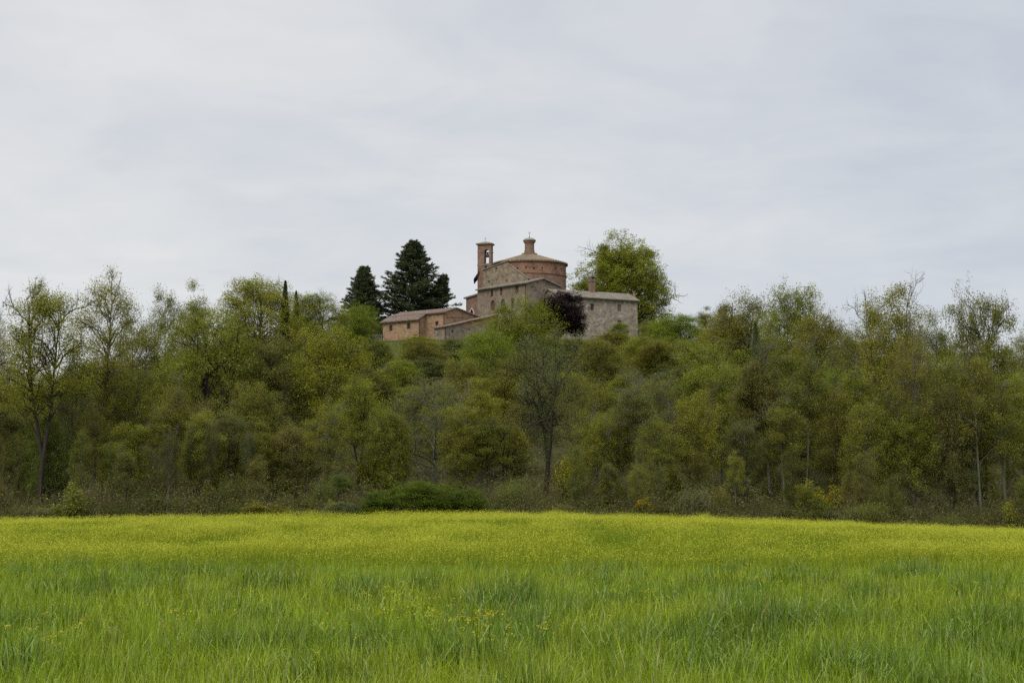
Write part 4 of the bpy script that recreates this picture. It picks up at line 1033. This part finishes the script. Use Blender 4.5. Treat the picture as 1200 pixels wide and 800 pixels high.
# the bell is a thing of its own, hung in the arch
bm_ = (a0 + a1) / 2; zc = za - .55; bp = tl.pt(bm_, zc, -dpt / 2); bo = empty('bell', bp, 'dark bell hanging in the open arch of the brick tower', 'bell')
MB().lathe((bp.x, bp.y, 0), [(.05, zc - .15), (.2, zc - .2), (.26, zc - .45), (.3, zc - .75), (.4, zc - .95), (.36, zc - .96)], 20).build('bell_body', M['bronze'], bo, smooth=True)
tl.box(MB(), a0 - .05, a1 + .05, zc - .13, zc + .08, -dpt / 2 - .1, -dpt / 2 + .1).build('yoke', M['wood_dark'], bo)

# --- pale stone house on the right -----------------------------------
qA = P(654, 346.5, 317); qB = P(747, 352, 325); wr_ = Wall((qA.x, qA.y), (qB.x, qB.y)); ez2 = (wr_.at(660, 347.3)[1] + wr_.at(745, 351.8)[1]) / 2
ps = House('stone_house', (qA.x, qA.y, H(qA.x, qA.y)), 'pale rubble stone house with one chimney right of the purple tree', 'house')
g2 = H(qB.x, qB.y) - 2.5; dep = 7.0; bk = -wr_.n
ps.window(wr_, 692, 696.2, 355.8, 363.4, 'glass', sill=False); ps.window(wr_, 723.6, 728, 356.8, 365, 'shutter_grey'); ps.window(wr_, 723.6, 728, 375, 383, 'shutter_grey')
ps.window(wr_, 712.6, 714.4, 389, 394, None)
MB().prism([wr_.pt(0, g2), wr_.pt(0, ez2), wr_.pt(0, ez2 + 1.5, -dep / 2), wr_.pt(0, ez2, -dep), wr_.pt(0, g2, -dep)], wr_.u * wr_.len).build('wall', M['stone_grey'], ps.o, ps.cut); ps.windows()
s2 = 1.5 / (dep / 2)
for sgn in (0, 1):
    o = .5 if not sgn else -dep - .5; rr = -dep / 2 + (.002 if sgn else 0)
    roof_slab(wr_.pt(-.3, ez2 - .5 * s2, o), wr_.pt(wr_.len + .35, ez2 - .5 * s2, o), wr_.pt(-.3, ez2 + 1.5, rr), wr_.pt(wr_.len + .35, ez2 + 1.5, rr)).build('roof', M['tile_grey'], ps.o)
wc = Wall(wr_.pt(0, 0, -dep / 2 + .6).to_2d(), wr_.pt(wr_.len, 0, -dep / 2 + .6).to_2d())
a0, zt = wc.at(692.2, 326.6); a1, _ = wc.at(697.6, 326.6)
ck = wc.box(MB(), a0, a1, ez2 + .2, zt, -.9, 0).build('chimney', M['brick_tower'], ps.o)
mb = wc.box(MB(), a0 - .1, a1 + .1, zt - .5, zt - .25, -1.0, .1)
for sx in (a0 + .02, a1 - .22): wc.box(mb, sx, sx + .2, zt + .003, zt + .35, -.85, -.05)
mb.prism([wc.pt(a0 - .1, zt + .355, .08), wc.pt(a1 + .1, zt + .355, .08), wc.pt((a0 + a1) / 2, zt + .75, .08)], -wc.n * 1.05); mb.build('chimney_cap', M['tile_lichen'], ck)
a, z = wc.at(743.5, 342); mb = wc.box(MB(), a - .15, a + .15, ez2 + .6, z, -.3, 0); wc.box(mb, a - .24, a + .24, z + .003, z + .12, -.4, .1); mb.build('flue', M['brick_warm'], ps.o)

# --- low brick house on the left ---------------------------------------
D1 = Vector((-.777, .63, 0)).normalized(); D2 = Vector((-D1.y * -1, -D1.x, 0)); D2 = Vector((D1.y, -D1.x, 0)); D2 = D2 if D2.y > 0 else -D2
CB = P(521, 366, 310); CB = Vector((CB.x, CB.y, 0))
tB = 4.55; A_near = CB + D1 * tB - D2 * 2.0; lenA = 9.0
wA = Wall(A_near + D1 * lenA, A_near); wB = Wall(CB + D1 * tB, CB); wG = Wall(CB, CB + D2 * 9.2); wS = Wall(A_near, A_near + D2 * 2.0)
zA = (wA.at(447.4, 377.6)[1] + wA.at(490.8, 373.8)[1]) / 2; zBe = wB.at(521, 366)[1]; zR = wG.at(534.2, 361.4)[1]; rA = wG.at(534.2, 361.4)[0]; zRe = wG.at(556, 370.8)[1]
sA = (zBe - zA) / 2.0
gA = H(A_near.x, A_near.y) - 2
bh = House('brick_house', (A_near.x, A_near.y, gA + 2), 'low warm brick house with small square windows and a shallow tiled roof', 'house')
bh.window(wA, 456.2, 460, 380.8, 387.8); bh.window(wA, 476.8, 481, 378.4, 385.3)
bw = House('x', (0, 0, 0), None, None); bpy.data.objects.remove(bw.o)
body = MB().prism([A_near + UP * gA, A_near + UP * zA, A_near + D2 * 3 + UP * (zA + sA * 3), A_near + D2 * 3 + UP * gA], D1 * lenA)
body.build('wall', M['brick_warm'], bh.o, bh.cut)
n_done = len(bh.wins); bh.cut = MB(); bh.window(wB, 510, 513.6, 376.4, 381.4)
gp = CB + D2 * 9.2
main = MB().prism([CB + UP * gA, CB + UP * zBe, CB + D2 * rA + UP * zR, gp + UP * zRe, gp + UP * gA], D1 * (lenA + tB))
main.build('wall', M['brick_warm'], bh.o, bh.cut); bh.windows()
e = A_near - D2 * .5 - D1 * .25; ridge = CB + D2 * rA
lt = lenA + .6
sl1 = (zR - zBe) / rA
roof_slab(e + UP * (zA - .5 * sA), e + D1 * lt + UP * (zA - .5 * sA), A_near + D2 * 2.0 - D1 * .25 + UP * zBe, A_near + D2 * 2.0 - D1 * .25 + D1 * lt + UP * zBe).build('roof', M['tile_brown'], bh.o)
e = CB - D2 * .4 - D1 * .3; LL = lenA + tB + .5
rs = roof_slab(e + UP * (zBe - .4 * sl1 + .01), e + D1 * LL + UP * (zBe - .4 * sl1 + .01), ridge - D1 * .3 + UP * (zR + .01), ridge - D1 * .3 + D1 * LL + UP * (zR + .01)); rs.build('roof', M['tile_brown'], bh.o)
e = gp + D2 * .4 - D1 * .3; s3 = (zR - zRe) / (9.2 - rA)
roof_slab(e + UP * (zRe - .4 * s3), e + D1 * LL + UP * (zRe - .4 * s3), ridge + D2 * .003 - D1 * .3 + UP * (zR + .008), ridge + D2 * .003 - D1 * .3 + D1 * LL + UP * (zR + .008)).build('roof', M['tile_brown'], bh.o)
for pnt, zt_ in ((A_near - D1 * .09 + D2 * .12, zA + .1), (CB - D2 * .09 + D1 * .12, zBe - .1)):
    MB().tube(pnt + UP * gA, pnt + UP * zt_, .075).build('drain_pipe', M['pipe'], bh.o)
mb = MB()
for i in range(16):
    x = 523.3 + i * 1.28; a, z = wG.at(x, 371.9); wG.box(mb, a - .14, a + .08, z - .12, z + .14, 0.003, .035)
mb.build('brick_band', M['brick_red'], bh.o)

# --- brick and rubble lean-to in front ---------------------------------
s0 = P(521, 382, 306); s1 = P(584, 369, 313); wsd = Wall((s0.x, s0.y), (s1.x, s1.y)); za_ = wsd.at(521, 383)[1]; zb2 = wsd.at(574, 371.2)[1]; bA = wsd.at(574, 371)[0]
zend = za_ + (zb2 - za_) / bA * wsd.len; gs = H(s0.x, s0.y) - 2
sh = House('lean_to_shed', (s0.x, s0.y, gs + 2), 'rubble and brick lean-to with a sloping tiled roof right of the brick house', 'shed')
a, z = wsd.at(530.5, 388); wsd.box(sh.cut, a - .2, a + .2, z - .25, z + .2, -.4, .2)
a, z = wsd.at(550, 386); wsd.box(sh.cut, a - .15, a + .15, z - .15, z + .15, -.4, .2)
MB().prism([wsd.pt(0, gs), wsd.pt(wsd.len, gs), wsd.pt(wsd.len, zend), wsd.pt(0, za_)], -wsd.n * 3.4).build('wall', M['stone_brown'], sh.o, sh.cut)
mb = MB(); zz = zb2 - za_
mb.prism([wsd.pt(wsd.len * .32, za_ + (zend - za_) * .32 - .9, .004), wsd.pt(wsd.len, zend - 1.2, .004), wsd.pt(wsd.len, zend - .003, .004), wsd.pt(wsd.len * .32, za_ + (zend - za_) * .32 - .003, .004)], wsd.n * .03); mb.build('brick_band', M['brick_red'], sh.o)
kk = (zend - za_) / wsd.len
roof_slab(wsd.pt(-.35, za_ - .35 * kk, .3), wsd.pt(-.35, za_ - .35 * kk, -3.5), wsd.pt(wsd.len, zend, .3), wsd.pt(wsd.len, zend, -3.5), .14).build('roof', M['tile_brown'], sh.o)
pq = wsd.pt(.12, 0, .09); MB().tube(pq + UP * gs, pq + UP * (za_ - .1), .075).build('drain_pipe', M['pipe'], sh.o)

# --- low terrace wall, fences -------------------------------------------
tA = P(694, 392.5, 309); tB_ = P(722, 393, 311); wt_ = Wall((tA.x, tA.y), (tB_.x, tB_.y)); zt_ = wt_.at(708, 393.2)[1]
tw_ = wt_.box(MB(), 0, wt_.len, zt_ - 3, zt_, -.5, 0)
t_o = empty('terrace_wall', (tA.x, tA.y, H(tA.x, tA.y)), 'low pale stone terrace wall in front of the pale stone house', 'wall')
tw_.build('wall', M['stone_grey'], t_o); wt_.box(MB(), -.05, wt_.len + .05, zt_ + .002, zt_ + .12, -.56, .06).build('coping', M['lime'], t_o)
def fence(name, pxa, pxb, Y, n, h, label, mat, pickets):
    a = xat(pxa, Y, 395); b = xat(pxb, Y, 395); f = empty(name, ((a + b) / 2, Y, H((a + b) / 2, Y)), label, 'fence')
    for i in range(n):
        x = a + (b - a) * i / (n - 1); z = H(x, Y); MB().box((x - .05, Y - .05, z - .3), (.1, 0, 0), (0, .1, 0), (0, 0, h + .3)).build('post', mat, f)
    za, zb = H(a, Y), H(b, Y)
    for k in (.35, .85):
        MB().hexa([(a, Y - .09, za + h * k), (b, Y - .09, zb + h * k), (b, Y - .052, zb + h * k), (a, Y - .052, za + h * k)], [(a, Y - .09, za + h * k + .09), (b, Y - .09, zb + h * k + .09), (b, Y - .052, zb + h * k + .09), (a, Y - .052, za + h * k + .09)]).build('rail', mat, f)
    if pickets:
        mb = MB()
        for i in range(pickets):
            x = a + (b - a) * (i + .5) / pickets; z = H(x, Y); mb.box((x - .03, Y - .13, z), (.06, 0, 0), (0, .035, 0), (0, 0, h))
        mb.build('pickets', mat, f)
fence('rail_fence', 758, 790, 296, 4, 1.4, 'grey wooden rail fence right of the pale stone house', M['wood_grey'], 0)
fence('picket_fence', 432, 447, 316, 3, 1.7, 'grey picket fence between conifers and brick house', M['wood_grey'], 12)

# ------------------------------------------------------------------ sky and sun
SUN_EL, SUN_AZ = rad(42), rad(212)      # high, behind the viewer's left shoulder
w = bpy.data.worlds.new('World'); scene.world = w; w.use_nodes = True; nt = w.node_tree; nt.nodes.clear()
out = N(nt, 'ShaderNodeOutputWorld'); sky = N(nt, 'ShaderNodeTexSky', sky_type='NISHITA'); sky.sun_disc = False
sky.sun_elevation = SUN_EL; sky.sun_rotation = SUN_AZ
b1 = N(nt, 'ShaderNodeBackground'); b1.inputs[1].default_value = .09; L(nt, sky.outputs[0], b1.inputs[0])
tc = N(nt, 'ShaderNodeTexCoord'); sp = N(nt, 'ShaderNodeSeparateXYZ'); L(nt, tc.outputs['Generated'], sp.inputs[0])
zc = mathn(nt, 'MAXIMUM', sp.outputs[2], 0.0); den = mathn(nt, 'ADD', zc, .16)
cx = mathn(nt, 'DIVIDE', sp.outputs[0], den); cy = mathn(nt, 'DIVIDE', sp.outputs[1], den)
cv = N(nt, 'ShaderNodeCombineXYZ'); L(nt, cx, cv.inputs[0]); L(nt, cy, cv.inputs[1])
n1 = noise_n(nt, .9, 5, .5, cv.outputs[0], .5); n2 = noise_n(nt, 2.6, 6, .55, cv.outputs[0], .9)
n3 = noise_n(nt, 7.5, 6, .6, cv.outputs[0], .6)
f = mathn(nt, 'ADD', mathn(nt, 'ADD', mathn(nt, 'MULTIPLY', n1.outputs[0], .56), mathn(nt, 'MULTIPLY', n2.outputs[0], .32)), mathn(nt, 'MULTIPLY', n3.outputs[0], .12))
f = mathn(nt, 'SUBTRACT', f, mathn(nt, 'MULTIPLY', sp.outputs[0], .28))
cc = ramp(nt, f, [(.33, (.595, .625, .69)), (.44, (.665, .692, .735)), (.54, (.735, .75, .77)), (.66, (.80, .803, .808))])
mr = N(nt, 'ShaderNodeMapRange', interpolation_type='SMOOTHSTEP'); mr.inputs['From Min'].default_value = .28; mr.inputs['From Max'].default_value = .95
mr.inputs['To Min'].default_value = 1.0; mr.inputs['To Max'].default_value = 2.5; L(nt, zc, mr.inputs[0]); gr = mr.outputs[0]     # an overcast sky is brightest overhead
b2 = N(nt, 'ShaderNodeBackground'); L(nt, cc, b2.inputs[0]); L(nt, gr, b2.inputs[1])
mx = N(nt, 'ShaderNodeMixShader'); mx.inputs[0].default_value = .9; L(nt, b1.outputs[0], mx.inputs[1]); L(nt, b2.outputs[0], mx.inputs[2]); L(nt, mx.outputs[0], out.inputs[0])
sd = bpy.data.lights.new('sun', 'SUN'); sd.energy = 1.5; sd.angle = rad(25); sd.color = (1, .965, .91)
so = bpy.data.objects.new('sun', sd); COL.objects.link(so)
dirv = Vector((math.sin(SUN_AZ) * math.cos(SUN_EL), math.cos(SUN_AZ) * math.cos(SUN_EL), math.sin(SUN_EL)))
so.rotation_euler = dirv.to_track_quat('Z', 'Y').to_euler(); so.location = dirv * 100

vs = scene.view_settings; vs.view_transform = 'Standard'; vs.look = 'None'; vs.exposure = 0; vs.gamma = 1; vs.use_curve_mapping = False
scene.cycles.use_denoising = False
scene.cycles.max_bounces = 8; scene.cycles.diffuse_bounces = 5; scene.cycles.glossy_bounces = 2; scene.cycles.transmission_bounces = 4
